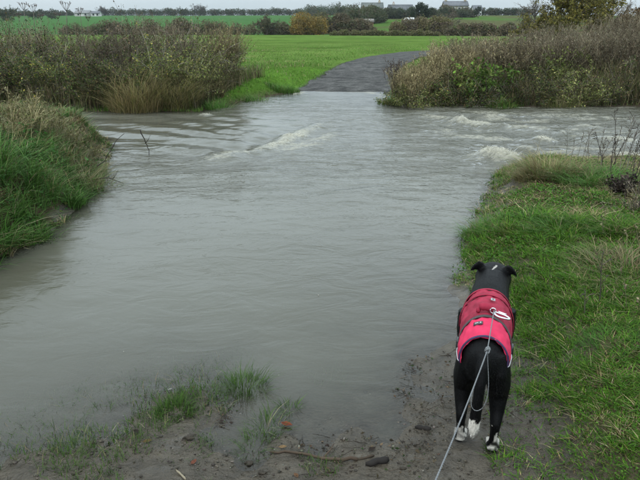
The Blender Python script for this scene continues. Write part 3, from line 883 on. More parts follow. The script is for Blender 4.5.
# right thicket: dead willowherb rising to the right, bramble and dock under it
for spec in [  # px, d, half width m, h, label, palettes
  (410, 14.9, .42, .85, 'short straw-coloured stems at the lane end of the right thicket', DRY, DRY, 71),
  (446, 15.2, .70, 1.0, 'tan dead stems rising behind the short straw ones beside the lane', DRY, DRY, 72),
  (490, 15.6, .85, 1.12, 'brown-grey dead stems behind the green leafy dock in the right thicket', GREY, DRY, 73),
  (540, 15.8, .90, 1.2, 'tall grey dead stems below the yellow willow', GREY, GREY, 74),
  (590, 15.9, .95, 1.25, 'taller grey dead stems between the yellow willow and the right edge', GREY, GREY, 75),
  (645, 16.0, 1.1, 1.50, 'tallest grey dead stems at the right edge of the thicket', GREY, GREY, 76),
  (470, 17.2, 1.1, 1.1, 'hazy back row of dead stems nearest the lane on the right', GREY, GREY, 77),
  (545, 17.6, 1.3, 1.38, 'hazy back row of dead stems beneath the bare grey sapling', GREY, GREY, 78),
  (630, 17.8, 1.6, 1.75, 'hazy back row of dead stems beneath the rust-brown tree', GREY, GREY, 79),
]:
    p_, d, r, h, lab, sp2, lp2, sd2 = spec
    reeds('dead_willowherb', lab, 'dead stems', fx_(p_, d), d, r, .6, h, int(420 * r / .8), 11, sd2, sp2, lp2, RG, lean=(.06, 0), plume=8)
for spec in [
  ('bramble_bush', 'pale olive bramble over the water at the lane end of the right thicket', 418, 14.2, 50, .55, OLIVE, 81, 9),
  ('bramble_bush', 'tangled dark bramble beside the leafy dock on the right waterline', 462, 14.4, 60, .75, DARKLEAF, 82, 9),
  ('bramble_bush', 'dark bramble in the middle of the right waterline', 520, 14.5, 70, .85, DARKLEAF, 83, 8),
  ('bramble_bush', 'olive bramble with pale leaves on the right waterline', 575, 14.5, 66, .8, OLIVE, 84, 8),
  ('bramble_bush', 'brown bramble at the right edge of the far waterline', 632, 14.5, 70, .9, PURPLE + DARKLEAF, 85, 8),
]:
    nm, lab, p_, d, wpx, h, pal, sd2, nl = spec
    bush(nm, lab, 'bush', fx_(p_, d), d, wpx / FPX * d * .6, .5, h, 90, 11, nl, .04, pal, TWIG, sd2, RG, .2, .006)
bush('leafy_dock', 'bright yellow-green leafy dock standing out in the right thicket', 'plant', fx_(478, 14.7), 14.7, .5, .3, .78, 30, 7, 9, .09, [(.10, .18, .03, 4), (.15, .20, .045, 2)], [(.12, .14, .05, 1)], 86, None, .5, .006)
bush('leafy_dock', 'yellow-green leafy sprig high in the right thicket', 'plant', fx_(553, 14.9), 14.9, .25, .25, 1.05, 24, 6, 8, .06, [(.14, .16, .045, 4), (.10, .13, .035, 2)], [(.14, .13, .06, 1)], 87, None, .9, .005)
for i_, (p_, d, r, h, lab) in enumerate([(395, 14.7, .4, .3, 'green grass tuft at the lane corner of the right thicket'), (432, 13.85, .35, .42, 'straw grass tuft hanging over the water right of the lane'), (500, 13.9, .35, .4, 'green and straw grass tuft midway along the right waterline'), (560, 13.95, .4, .42, 'olive grass tuft on the right waterline')]):
    tussock('waterside_grass_tuft', lab, fx_(p_, d), d, r, h, 900, 90 + i_, [(.07, .15, .025, 4), (.15, .15, .05, 2)] if i_ in (0, 2) else [(.17, .15, .07, 3), (.10, .13, .035, 2)], 'grass tufts along the right far waterline', wd=.006)
reeds('dark_seed_stems', 'thin dark seeding stems at the lane end of the right thicket', 'dead stems', fx_(398, 15.6), 15.6, .22, .4, .95, 46, 4, 95, [(.06, .045, .035, 1)], [(.08, .06, .045, 1)], None, plume=10)

# undergrowth filling both thickets
rng = np.random.default_rng(17)
g = Geo()
N = 90000
x = np.concatenate([rng.uniform(-11.5, -1.45, N // 2), rng.uniform(1.75, 12.5, N // 2)]); y = rng.uniform(13.3, 18.6, N)
sf_ = poly_sd(FAR, x, y)
lx = fx_(200, 13.6) + (y - 13.6) * .20
k = (sf_ > .05) & (lane_d(x, y) > LANE_W + .45) & ((x < lx) | (x > 1.75 + .35 * (y - 14))) & (rng.uniform(size=N) < np.where(y > 16.6, .5, 1))
x, y = x[k], y[k]; n_ = len(x)
hh = (.25 + .75 * fbm(x * .9, y * .9, 170, 3)) * rng.uniform(.4, 1.2, n_) * np.where(x > 0, np.clip(.45 + (x - 1.7) * .16, .4, 1.25), 1)
blades(g, lay(x, y), hh, rng.uniform(.0035, .0085, n_), rng.uniform(0, 6.28, n_), rng.uniform(.15, .9, n_), pick(rng, [(.20, .165, .085, 3), (.12, .10, .052, 4), (.085, .11, .03, 4), (.30, .25, .14, 1.2), (.05, .045, .028, 3)], n_, .35) * (.35 + 1.3 * fbm(x * 1.7, y * 1.7, 173, 3))[:, None], .25, 3)
tag(g.build('undergrowth', M['blade']), 'matted brown and olive undergrowth filling the thickets on the far bank', 'undergrowth', None, 'stuff')

# tall dead umbels standing over the left thicket
def umbel(label, px_, ytop, d, seed, nray=9, spread=.16):
    rng = np.random.default_rng(seed)
    top = atd(px_, ytop, d)
    base = np.array([top[0] + rng.uniform(-.1, .1), d, float(height(top[0], d))])
    root = tag(empty('dead_hogweed', base), label, 'dead stem', 'dead hogweeds above the left thicket')
    g = Geo()
    neck = top - [0, 0, spread * .6]
    L = np.array([base + (neck - base) * t + [.03 * math.sin(t * 3 + seed), 0, 0] for t in np.linspace(0, 1, 6)])
    tubes(g, L[None], np.linspace(.012, .006, 6)[None], (.13, .11, .09), 5)
    end = L[-1]
    side = L[3]
    b2 = np.array([side, side + [.12 * (-1) ** seed, 0, .25], side + [.17 * (-1) ** seed, .02, .5]])
    tubes(g, b2[None], np.linspace(.007, .004, 3)[None], (.13, .11, .09), 4)
    g.build('stem', M['stem'], root, origin=base)
    g = Geo()
    for e_, s2 in ((end, spread), (b2[-1], spread * .6)):
        for k in range(nray):
            a_ = k * 6.28 / nray
            tip = e_ + np.array([math.cos(a_) * s2 * .55, math.sin(a_) * s2 * .55, s2 * rng.uniform(.7, 1)])
            tubes(g, np.stack([e_, (e_ + tip) / 2 + [0, 0, -.01], tip])[None], np.array([[.004, .003, .003]]), (.12, .10, .085))
            for q_ in range(5):
                t2 = tip + rng.normal(size=3) * .018 + [0, 0, .02]
                tubes(g, np.stack([tip, t2])[None], np.array([[.003, .005]]), (.11, .09, .075))
    g.build('seed_head', M['stem'], root, origin=base)
umbel('leftmost tall dead hogweed with forked head against the sky', 24, 6, 16.2, 1)
umbel('tall dead hogweed just right of the leftmost one', 34, 8, 15.9, 2)
umbel('tallest dead hogweed standing alone above the left thicket', 66, 6, 16.0, 3, 10, .2)
umbel('short dead hogweed right of the tallest one', 79, 11, 16.3, 4, 8, .13)

# ------------------------------------------------------------------ near banks: tussocks, dead weeds, drift
BR = [(.20, .16, .07, 4), (.28, .24, .12, 3), (.11, .15, .04, 3), (.13, .095, .05, 2)]
def on(px_, py_, z=0.0): return at(px_, py_, z)
x_, y_ = on(548, 172, .25)
tussock('grass_tussock', 'brown humped tussock of dead grass at the end of the right bank', x_, y_, .30, .27, 2600, 201, BR, wd=.0032, spread=1.3, cat='tussock')
x_, y_ = on(592, 176, .3)
tussock('grass_tussock', 'bright green tussock right of the brown humped one', x_, y_, .30, .22, 1700, 202, [(.07, .17, .03, 4), (.10, .19, .04, 2), (.2, .18, .09, 1)], wd=.003, spread=1.4, cat='tussock')
x_, y_ = on(560, 232, .22)
tussock('grass_tussock', 'arching green grass tussock in the middle of the right bank', x_, y_, .18, .13, 600, 203, [(.05, .13, .02, 4), (.08, .17, .03, 3), (.22, .19, .1, .6)], wd=.0028, spread=1.5, cat='tussock')
x_, y_ = on(628, 262, .3)
tussock('grass_tussock', 'straw-coloured tussock at the right edge of the near bank', x_, y_, .28, .17, 1100, 204, [(.20, .165, .085, 3), (.13, .11, .05, 3), (.07, .13, .03, 2)], wd=.0026, spread=1.5, cat='tussock')
x_, y_ = on(486, 232, .05)
tussock('grass_tussock', 'green tussock at the water edge beyond the dog', x_, y_, .2, .15, 1100, 205, [(.06, .15, .02, 4), (.09, .18, .03, 2), (.16, .13, .06, 1)], wd=.0024, spread=1.2, cat='tussock')
x_, y_ = on(612, 345, .2)
tussock('grass_tussock', 'lush green tussock beside the dog near the right edge', x_, y_, .18, .07, 1000, 206, [(.06, .16, .02, 4), (.045, .11, .018, 3)], wd=.0019, spread=1.4, cat='tussock')

def weed_stems(name, label, spots, seed, pal, group=None, r=.004, twigs=10, lean=(.05, 0), cat='dead stem', tw=.07):
    """a clump of stiff dead stems with short side sprigs; spots are (px, py base, z, height)"""
    rng = np.random.default_rng(seed)
    b0 = np.array([*at(spots[0][0], spots[0][1], spots[0][2]), 0]); b0[2] = height(b0[0], b0[1])
    root = tag(empty(name, b0), label, cat, group)
    g, g2 = Geo(), Geo()
    for (a_, b_, z_, hh) in spots:
        x_, y_ = at(a_, b_, z_)
        P = np.array([[x_, y_, float(height(x_, y_)) - .02]])
        L = wander(rng, P, np.array([[rng.normal(lean[0], .1), rng.normal(lean[1], .1), 1.0]]), np.array([hh]), 7, .06, 0)
        g = Geo(); tubes(g, L, np.linspace(r, r * .45, 7)[None], pick(rng, pal, 1), 5); g.build('stem', M['stem'], root, origin=b0)
        if twigs:
            tp, td = along(rng, L, twigs, .35)
            td = td / np.linalg.norm(td, axis=1)[:, None] + rng.normal(size=td.shape) * .55
            TL = wander(rng, tp, td, rng.uniform(.4, 1.2, len(tp)) * tw, 3, .2)
            tubes(g2, TL, np.full((len(tp), 3), r * .45), pick(rng, pal, len(tp)))
            lp, _ = along(rng, TL, 3, .3)
            leaves(g2, lp, rng.uniform(.008, .02, len(lp)), pick(rng, pal, len(lp)), rng)
    if twigs: g2.build('sprigs', M['stem'], root, origin=b0)
    return root
DK = [(.055, .045, .038, 3), (.10, .085, .07, 2), (.15, .13, .105, 1)]
weed_stems('dead_willowherb_clump', 'dark seeding stems standing tallest on the end of the right bank', [(604, 168, .3, .42), (612, 166, .3, .55), (616, 168, .3, .62), (622, 166, .3, .48), (608, 172, .3, .5), (600, 170, .3, .38), (611, 174, .3, .4), (619, 173, .3, .6), (626, 170, .3, .4), (629, 174, .3, .52)], 211, DK, None, .0045, 14)
weed_stems('dead_willowherb_clump', 'dark seeding stems leaning at the right edge of the bank', [(634, 176, .32, .6), (640, 172, .32, .55), (645, 180, .32, .6), (637, 186, .32, .4), (631, 180, .32, .45), (648, 176, .32, .5), (642, 190, .32, .5)], 212, DK, None, .0045, 16, (.12, 0))
weed_stems('thin_stem_row', 'sparse thin stems on the bank end right of the brown tussock', [(565, 162, .25, .42), (577, 160, .25, .34), (585, 160, .25, .36), (594, 162, .25, .3), (600, 162, .25, .4), (570, 164, .25, .3), (581, 163, .25, .45), (589, 164, .25, .42), (597, 166, .25, .5)], 213, [(.12, .10, .08, 1)], None, .003, 5)
weed_stems('lone_dead_stem', 'single dark upright stem left of the brown humped tussock', [(532, 165, .15, .28)], 214, DK, None, .005, 0, (0, 0))
rngs = random.Random(9)
weed_stems('dead_stalk_clump', 'pale leaning dead stalks along the right edge of the near bank', [(rngs.uniform(600, 660), rngs.uniform(195, 300), .32, rngs.uniform(.12, .3)) for _ in range(26)], 218, [(.24, .20, .12, 2), (.15, .12, .08, 2)], None, .0022, 4, (-.35, -.3), tw=.05)
weed_stems('bank_weed', 'spindly dark weed stem in the turf above the dog', [(598, 306, .2, .28), (585, 312, .2, .16)], 215, DK, None, .0035, 5)
# dark broken stump among them
def lump(name, label, cat, loc, size, mat, seed, col, rough=.35, sub=3, parent=None):
    bm = bmesh.new()
    bmesh.ops.create_icosphere(bm, subdivisions=sub, radius=1)
    rng = np.random.default_rng(seed)
    co = np.array([v.co[:] for v in bm.verts])
    k = 1 + rough * (fbm(co[:, 0] * 1.7 + seed, co[:, 1] * 1.7 + co[:, 2] * 1.3, seed, 3) - .5) * 2
    co = co * k[:, None] * np.asarray(size)
    tri = np.array([[v.index for v in f.verts] for f in bm.faces])
    bm.free()
    o = build(name, co, tri, mat, np.broadcast_to(col, co.shape), parent, True)
    o.location = loc
    if label: tag(o, label, cat)
    return o
x_, y_ = at(623, 186, .33)
bush('dead_dock', 'blackened clump of withered dock leaning among the dead stems on the right bank', 'dead plant', x_, y_, .075, .06, .24, 16, 8, 7, .03, [(.035, .027, .022, 3), (.06, .045, .035, 2), (.10, .08, .06, 1)], [(.05, .04, .032, 1)], 216, None, .9, .006)
bush('dead_twig_tangle', 'pale twiggy tangle beside the blackened dock at the right edge', 'dead plant', *at(634, 200, .33), .16, .12, .30, 26, 8, 1, .012, [(.2, .17, .12, 1)], [(.20, .175, .13, 2), (.11, .09, .07, 2)], 217, None, .4, .003)
# left bank: straw tussocks and grey dead weeds at the tip
for i_, (p_, q_, z_, r, h, nb, lab) in enumerate([
    (84, 158, .25, .34, .24, 1100, 'straw tussock on the outer tip of the left bank'),
    (56, 142, .35, .40, .26, 1000, 'grey-straw tussock behind the tip of the left bank'),
    (20, 132, .42, .42, .30, 1000, 'straw tussock at the left edge behind the lush bank grass'),
    (92, 178, .12, .26, .28, 900, 'low straw tussock overhanging the water below the bank tip')]):
    x_, y_ = at(p_, q_, z_)
    tussock('straw_tussock', lab, x_, y_, r, h, nb, 221 + i_, [(.26, .225, .135, 3), (.19, .165, .095, 3), (.14, .135, .06, 3), (.08, .14, .03, 3)], 'straw tussocks at the tip of the left bank', wd=.0035, spread=1.3, cat='tussock')
for i_, (p_, q_, h, n2, lab) in enumerate([(8, 150, .5, 70, 'grey dead weed stand at the left edge above the lush bank grass'), (34, 140, .36, 50, 'grey dead weed stand between the left edge and the bank tip'), (62, 136, .24, 40, 'low grey dead weeds behind the straw tussock of the bank tip')]):
    x_, y_ = at(p_, q_, .42)
    reeds('dead_weeds', lab, 'dead stems', x_, y_, .35, .3, h, int(n2 * .7), 3, 231 + i_, [(.22, .19, .10, 3), (.14, .125, .06, 3), (.30, .26, .15, 1)], [(.20, .175, .09, 3), (.12, .12, .045, 3)], None, lean=(.25, 0), plume=9, leaf_l=.1, stem_r=.0035)
for i_, (pp_, r, lab) in enumerate([
    ([(96, 168, .12), (104, 158, .2), (112, 148, .32), (116, 141, .42), (124, 128, .5)], .006, 'dark bent twig rising out of the left bank tip'),
    ([(140, 130, .34), (146, 139, .16), (150, 148, .02)], .008, 'dark twig sticking out of the water off the left bank tip'),
    ([(98, 180, .06), (108, 178, .08), (118, 182, .03), (124, 190, -.01)], .006, 'thin curved twig trailing in the water beside the left bank')]):
    P = np.array([[*at(a_, b_, z_), z_] for a_, b_, z_ in pp_])
    P[:, 1] = np.linspace(P[0, 1], P[0, 1] + .1, len(P))
    P[:, 0] = [(a_ - 320) / FPX * (P[k, 1] * cp + (CAM_H - P[k, 2]) * sp_) for k, (a_, b_, z_) in enumerate(pp_)]
    t0 = np.linspace(0, 1, len(P)); t1 = np.linspace(0, 1, 9)
    Q_ = np.stack([np.interp(t1, t0, P[:, k]) for k in range(3)], 1) + np.random.default_rng(i_).normal(size=(9, 3)) * .006
    if i_ == 1:
        Q_[-1, 2] = -.05
    g = Geo()
    tubes(g, Q_[None], np.linspace(r, r * .5, 9)[None], (.05, .042, .035), 6)
    tubes(g, np.stack([Q_[4], Q_[4] + [.04, 0, .05], Q_[4] + [.07, .01, .11]])[None], np.array([[r * .6, r * .5, r * .3]]), (.05, .042, .035), 5)
    o = g.build('twig', M['stem'], None, True, origin=Q_[0])
    o.location = Q_[0]
    tag(o, lab, 'twig')

# drowned grass tufts in the shallows
WET = [(.042, .085, .014, 4), (.060, .112, .018, 3), (.028, .055, .012, 3)]
for i_, (p_, q_, r, h, nb, lab) in enumerate([
    (245, 388, .10, .16, 620, 'round green grass tuft standing alone in the shallow water'),
    (176, 413, .085, .09, 620, 'dense low green tuft at the edge of the near mud'),
    (203, 402, .12, .09, 260, 'thin sparse tuft beside the dense low one'),
    (290, 409, .045, .11, 110, 'small dark tuft right of the orange leaf'),
    (266, 427, .08, .15, 230, 'straggling tuft with pale blades above the stick'),
    (258, 446, .11, .08, 380, 'low green tuft left of the stick on the mud'),
    (271, 376, .016, .03, 40, 'tiny tuft just right of the round drowned one'),
    (120, 408, .03, .03, 60, 'tiny faint tuft furthest left in the shallows'),
    (100, 442, .13, .06, 420, 'patchy turf at the left end of the near mud'),
    (150, 432, .15, .05, 420, 'flat patchy turf below the dense low tuft'),
    (60, 464, .16, .055, 520, 'patchy turf in the bottom left of the mud'),
    (178, 450, .14, .05, 420, 'flat patchy turf in the middle of the left mud'),
    (436, 388, .014, .06, 18, 'tiny dark sprig at the waterline by the dog')]):
    x_, y_ = at(p_, q_)
    z0 = max(float(height(x_, y_)), -.05)
    tussock('drowned_grass_tuft', lab, x_, y_, r, h, nb, 241 + i_, WET + ([(.25, .23, .13, 1.5)] if i_ in (4, 8, 9) else []), 'grass tufts in the shallows', wd=.0018, z=z0, spread=.7)
rng = np.random.default_rng(23)
g = Geo()
N = 26000
x, y = rng.uniform(-1.7, .9, N), rng.uniform(1.5, 3.6, N)
z = height(x, y)
k = (z > -.045) & (fbm(x * 3.4, y * 3.4, 181, 3) > np.where(x < -.25, .45, .66)) & (poly_sd(RIGHT, x, y) < 0.03) & ((x < .12) | (poly_sd(RIGHT, x, y) > -.12))
x, y = x[k], y[k]
blades(g, lay(x, y, 0), rng.uniform(.01, .055, len(x)), rng.uniform(.0009, .0018, len(x)), rng.uniform(0, 6.28, len(x)), rng.uniform(.3, 1.6, len(x)), pick(rng, WET + [(.18, .15, .08, 1)], len(x)), .2, 2)
tag(g.build('shore_grass', M['blade']), 'sparse short grass poking through the near mud', 'grass', None, 'stuff')
# grit and crumbs of earth on the mud
g = Geo()
N = 15000
x, y = rng.uniform(-1.8, 1.1, N), rng.uniform(1.6, 3.3, N)
k = (height(x, y) > -.012) & (poly_sd(RIGHT, x, y) < .1) & (fbm(x * 5, y * 5, 183, 3) > .45)
x, y = x[k], y[k]; N = len(x)
sz = .0016 + .0060 * rng.uniform(size=N) ** 5
V = lay(x, y, .0)[:, None, :] + ico[None] * sz[:, None, None] * rng.uniform(.6, 1.5, (N, 1, 3))
g.add(V.reshape(-1, 3), (icoT[None] + (np.arange(N) * 7)[:, None, None]).reshape(-1, 3), np.repeat(pick(rng, [(.05, .043, .033, 4), (.085, .073, .055, 3), (.14, .125, .105, 1)], N), 7, 0))
tag(g.build('grit', M['pebble'], None, True), 'dark grit and crumbs of earth scattered on the wet mud', 'grit', None, 'stuff')

# crumbled leaf litter and twig bits left by the flood
g = Geo()
N = 3000
x, y = rng.uniform(-1.7, 1.0, N), rng.uniform(1.6, 3.0, N)
k = (height(x, y) > -.006) & (poly_sd(RIGHT, x, y) < .25) & (fbm(x * 3.3, y * 3.3, 191, 3) > .53)
x, y = x[k], y[k]
leaves(g, lay(x, y, .006), rng.uniform(.006, .022, len(x)), pick(rng, [(.035, .027, .02, 5), (.075, .052, .032, 3), (.14, .10, .055, 1), (.03, .05, .015, 2)], len(x)), rng, .75, .55)
N2 = 260
sel = rng.integers(0, len(x), N2)
P = lay(x[sel] + rng.normal(0, .02, N2), y[sel] + rng.normal(0, .02, N2), .006)
dr = rng.normal(size=(N2, 3)); dr[:, 2] *= .08
tubes(g, wander(rng, P, dr, rng.uniform(.02, .09, N2), 3, .15), np.full((N2, 3), .0011), pick(rng, [(.05, .04, .03, 2), (.13, .105, .075, 1)], N2))
tag(g.build('leaf_litter', M['leaf']), 'dark crumbled leaf litter and twig bits strewn on the near mud', 'litter', None, 'stuff')

# the stick and the wood lumps
g = Geo()
pp_ = [(272, 448), (300, 453), (330, 457), (356, 460)]
P = np.array([[*at(a_, b_, .02), 0] for a_, b_ in pp_]); P[:, 2] = np.maximum(height(P[:, 0], P[:, 1]), 0) + .008
t1 = np.linspace(0, 3, 13)
Q_ = np.stack([np.interp(t1, range(4), P[:, k]) for k in range(3)], 1) + np.random.default_rng(8).normal(size=(13, 3)) * [.004, .004, .002]
tubes(g, Q_[None], np.linspace(.0045, .0075, 13)[None], (.062, .044, .031), 7)
tubes(g, np.stack([Q_[7], Q_[7] + [.03, .035, .012], Q_[7] + [.045, .07, .016]])[None], np.array([[.004, .003, .002]]), (.06, .042, .03), 5)
o = g.build('stick', M['bark'], None, True, origin=Q_[0]); o.location = Q_[0]
tag(o, 'long thin brown stick lying across the near mud', 'stick')
def logbit(label, a0, b0, r, seed, name='wood_chunk', col=(.022, .019, .017)):
    p0, p1 = np.array([*at(*a0, .02), 0]), np.array([*at(*b0, .02), 0])
    p0[2] = max(height(p0[0], p0[1]), 0) + r * .7; p1[2] = max(height(p1[0], p1[1]), 0) + r * .7
    rng = np.random.default_rng(seed)
    L = np.array([p0 + (p1 - p0) * t for t in np.linspace(0, 1, 7)]) + rng.normal(size=(7, 3)) * r * .15
    g = Geo()
    tubes(g, L[None], (r * np.array([.45, .9, 1.1, .85, 1.05, 1.1, .7]))[None], col, 8)
    o = g.build(name, M['bark'], None, True, origin=p0); o.location = p0
    return tag(o, label, 'wood')
logbit('black waterlogged wood chunk at the thick end of the stick', (366, 465), (388, 462), .013, 4)
logbit('small dark wood chunk on the mud left of the dog', (415, 427), (431, 431), .010, 5)
logbit('short broken twig between the stick and the black wood chunk', (355, 461), (374, 456), .005, 6, 'twig_piece', (.06, .045, .032))
logbit('pale short twig near the bottom of the left mud', (176, 470), (186, 479), .004, 7, 'twig_piece', (.2, .17, .12))
def fallen_leaf(label, p_, q_, L_, col, yaw, seed, curl=.2):
    x_, y_ = at(p_, q_, .01); z_ = max(float(height(x_, y_)), .004) + .006
    rng = np.random.default_rng(seed)
    n_ = 9
    V, T, C = [], [], []
    for i in range(n_):
        t = i / (n_ - 1)
        w = L_ * .30 * math.sin(math.pi * min(1, t * 1.0 + .03)) ** .8 * (1 - .25 * t)
        for s in (-1, 0, 1):
            V.append(((t - .5) * L_, s * w, abs(s) * w * curl + curl * L_ * .5 * (t - .5) ** 2 + rng.normal() * .0006))
            C.append(np.array(col) * (.8 if s else .55) * rng.uniform(.6, 1.2))
    for i in range(n_ - 1):
        for s in range(2):
            a_ = i * 3 + s
            T += [(a_, a_ + 1, a_ + 4), (a_, a_ + 4, a_ + 3)]
    o = build('fallen_leaf', V, T, M['leaf'], np.array(C), None, True)
    g = Geo()
    tubes(g, np.array([[(-.5 * L_, 0, .001), (-.62 * L_, .004, .003), (-.75 * L_, .002, .002)]]), np.array([[.0009, .0008, .0006]]), np.array(col) * .6, 4)
    g.build('leaf_stalk', M['leaf'], o)
    o.location = (x_, y_, z_); o.rotation_euler = (0, 0, yaw)
    return tag(o, label, 'leaf')
fallen_leaf('orange-red fallen leaf floating beside the straggling tuft', 287, 424, .052, (.24, .065, .03), -.35, 1)
fallen_leaf('yellow-brown fallen leaf on the turf of the left mud', 148, 444, .038, (.20, .135, .05), .4, 2)
fallen_leaf('dull red fallen leaf near the middle of the bottom edge', 194, 463, .035, (.20, .07, .04), 1.2, 3)
fallen_leaf('tan fallen leaf at the pale end of the stick', 283, 448, .035, (.27, .17, .08), .1, 4)
fallen_leaf('dark brown curled leaf beside the black wood chunk', 372, 452, .04, (.045, .032, .024), .8, 5, .5)
fallen_leaf('small brown leaf on the mud at the bottom right of the stick', 296, 477, .03, (.19, .10, .05), 2.1, 6)
fallen_leaf('pale floating leaf scrap alone on the water left of the tufts', 170, 389, .022, (.45, .44, .40), .7, 7)
fallen_leaf('dark leaf on the left mud near the dense low tuft', 136, 432, .04, (.04, .03, .022), 2.6, 8, .5)
fallen_leaf('broad green dock leaf in the turf above the dog', 583, 316, .06, (.07, .14, .05), 1.0, 9)
for i_, (p_, q_, s_, lab) in enumerate([(189, 437, .016, 'dark clod on the left mud right of the turf'), (249, 459, .014, 'dark clod below the straggling tuft'), (332, 470, .011, 'small dark stone under the middle of the stick'), (262, 470, .012, 'dark stone at the bottom left of the stick'), (403, 470, .010, 'small dark stone between the wood chunk and the leash')]):
    x_, y_ = at(p_, q_, .02)
    lump('stone', lab, 'stone', (x_, y_, max(float(height(x_, y_)), 0) + s_ * .25), (s_ * 1.3, s_, s_ * .6), M['pebble'], 31 + i_, (.038, .031, .023), .7, 3)

# ------------------------------------------------------------------ distance: hedges, trees, houses
def tree(name, label, px_, ytop, ybase, d, wpx, seed, lpal=None, bare=False, tpal=(.10, .085, .07), group=None, nlimb=14, lsize=None, dens=1.0, cat='tree'):
    rng = np.random.default_rng(seed)
    b = atd(px_, ybase, d); top = atd(px_, ytop, d)
    gz = float(height(b[0], d))
    h = top[2] - gz
    w = wpx / FPX * d * .5
    base = np.array([b[0], d, gz])
    root = tag(empty(name, base), label, cat, group)
    g = Geo()
    r0 = max(h * .028, w * .05)
    zs_ = np.linspace(0, .8, 7)
    L = np.array([[rng.normal() * h * .012 * t, rng.normal() * h * .012 * t, h * t - .1] for t in zs_])
    tubes(g, L[None], (r0 * np.array([1.4, 1, .85, .7, .55, .4, .2]))[None], tpal, 7)
    t = rng.uniform(.18, .92, nlimb)
    P0 = np.stack([np.interp(t * .8, zs_, L[:, k]) for k in range(3)], 1)
    th = rng.uniform(0, 6.28, nlimb)
    up = rng.uniform(.35, 1.1, nlimb)
    D = np.stack([np.cos(th), np.sin(th), up], 1)
    ll = w * np.sin(np.clip(t * .95 + .12, 0, 1) * math.pi) ** .6 * rng.uniform(.75, 1.1, nlimb)
    LL = wander(rng, P0, D, ll * 1.15, 6, .16, -.03)
    tubes(g, LL, r0 * .42 * np.linspace(1, .3, 6)[None] * np.ones((nlimb, 1)), tpal, 5)
    g.build('trunk', M['bark'], root, True)
    sp, sdr = along(rng, LL, 7, .25)
    tp_, _ = np.array([L[-1]] * 8), 0
    sp = np.concatenate([sp, tp_]); sdr = np.concatenate([sdr / (np.linalg.norm(sdr, axis=1)[:, None] + 1e-9), np.tile([[0, 0, 1.0]], (8, 1))])
    SL = wander(rng, sp, sdr + rng.normal(size=sdr.shape) * .6 + [0, 0, .2], rng.uniform(.25, .5, len(sp)) * w, 4, .2)
    g = Geo()
    tubes(g, SL, r0 * .13 * np.linspace(1, .4, 4)[None] * np.ones((len(sp), 1)), tpal, 3)
    twp, twd = along(rng, SL, 6 if bare else 3, .2)
    TW = wander(rng, twp, twd / (np.linalg.norm(twd, axis=1)[:, None] + 1e-9) + rng.normal(size=twd.shape) * .6, rng.uniform(.12, .28, len(twp)) * w, 3, .2)
    tubes(g, TW, np.full((len(twp), 3), r0 * .05), tpal, 3)
    g.build('twigs', M['bark'], root)
    if lpal is not None:
        g = Geo()
        lp, _ = along(rng, TW, max(1, int((2 if bare else 14) * dens)), .0)
        ls = lsize or w * .085
        lp = lp + rng.normal(size=lp.shape) * ls * .6
        leaves(g, lp, ls * rng.uniform(.5, 1.3, len(lp)), pick(rng, lpal, len(lp), .35), rng, 0, .7)
        g.build('crown', M['leaf'], root)
    return root
def hedge(name, label, p0, p1, d0, d1, hgt, dep, n_, ls, pal, seed, group=None, cat='hedge', hv=.35, follow=True):
    """leafy bank of hedge between two lines of sight"""
    rng = np.random.default_rng(seed)
    n_, ls = int(n_ * 6), ls * .5
    x0, x1 = fx_(p0, d0), fx_(p1, d1)
    L = math.hypot(x1 - x0, d1 - d0)
    nl_ = max(6, int(L / (hgt * .42)))
    tl = (np.arange(nl_) + rng.uniform(0, 1, nl_)) / nl_
    hl = hgt * (1 - hv + 2 * hv * rng.uniform(size=nl_) * (.4 + fbm(tl * L / hgt * .3, tl * 0 + seed, seed, 2)))
    pick_ = rng.choice(nl_, n_, p=hl ** 2 / (hl ** 2).sum())
    dv = rng.normal(size=(n_, 3)); dv /= np.linalg.norm(dv, axis=1)[:, None]
    rr_ = rng.uniform(size=n_) ** .45 * np.where(rng.uniform(size=n_) < .06, 1.25, 1)
    hp = hl[pick_]
    x_ = x0 + (x1 - x0) * tl[pick_] + dv[:, 0] * rr_ * hp * .55
    y_ = d0 + (d1 - d0) * tl[pick_] + dv[:, 1] * rr_ * min(dep, hgt * .6)
    P = np.stack([x_, y_, height(x_, y_) + np.clip(hp * .45 + dv[:, 2] * rr_ * hp * .55, 0, None)], 1)
    base = np.array([(x0 + x1) / 2, (d0 + d1) / 2, 0.0]); base[2] = float(height(base[0], base[1]))
    root = tag(empty(name, base), label, cat, group)
    g = Geo()
    clump = fbm(P[:, 0] / ls * .12, P[:, 2] / ls * .12, seed + 3, 2)
    c = pick(rng, pal, n_, .3)
    c2 = np.array([p_[:3] for p_ in pal])[(clump * 2.4 * len(pal)).astype(int) % len(pal)]
    leaves(g, P, ls * rng.uniform(.5, 1.4, n_), c * .5 + c2 * .5, rng, 0, .8)
    g.build('foliage', M['leaf'], root, origin=base)
    ns = max(8, int(L / hgt * 4))
    t = rng.uniform(.02, .98, ns)
    q = np.stack([x0 + (x1 - x0) * t, d0 + (d1 - d0) * t, np.zeros(ns)], 1); q[:, 2] = height(q[:, 0], q[:, 1]) - .1
    L_ = wander(rng, q, np.tile([[0, 0, 1.0]], (ns, 1)) + rng.normal(size=(ns, 3)) * .25, np.full(ns, hgt * .8), 4, .15)
    g = Geo(); tubes(g, L_, hgt * .02 * np.linspace(1, .3, 4)[None] * np.ones((ns, 1)), (.07, .055, .045), 3)
    g.build('stems', M['bark'], root, origin=base)
    return root
FARH = [(.045, .065, .035, 4), (.065, .085, .04, 3), (.09, .08, .05, 2)]
BROWN = [(.14, .11, .07, 4), (.10, .085, .055, 3), (.17, .135, .08, 2), (.09, .105, .045, 2)]
OCHRE = [(.27, .18, .045, 4), (.20, .14, .04, 3), (.14, .12, .045, 2)]
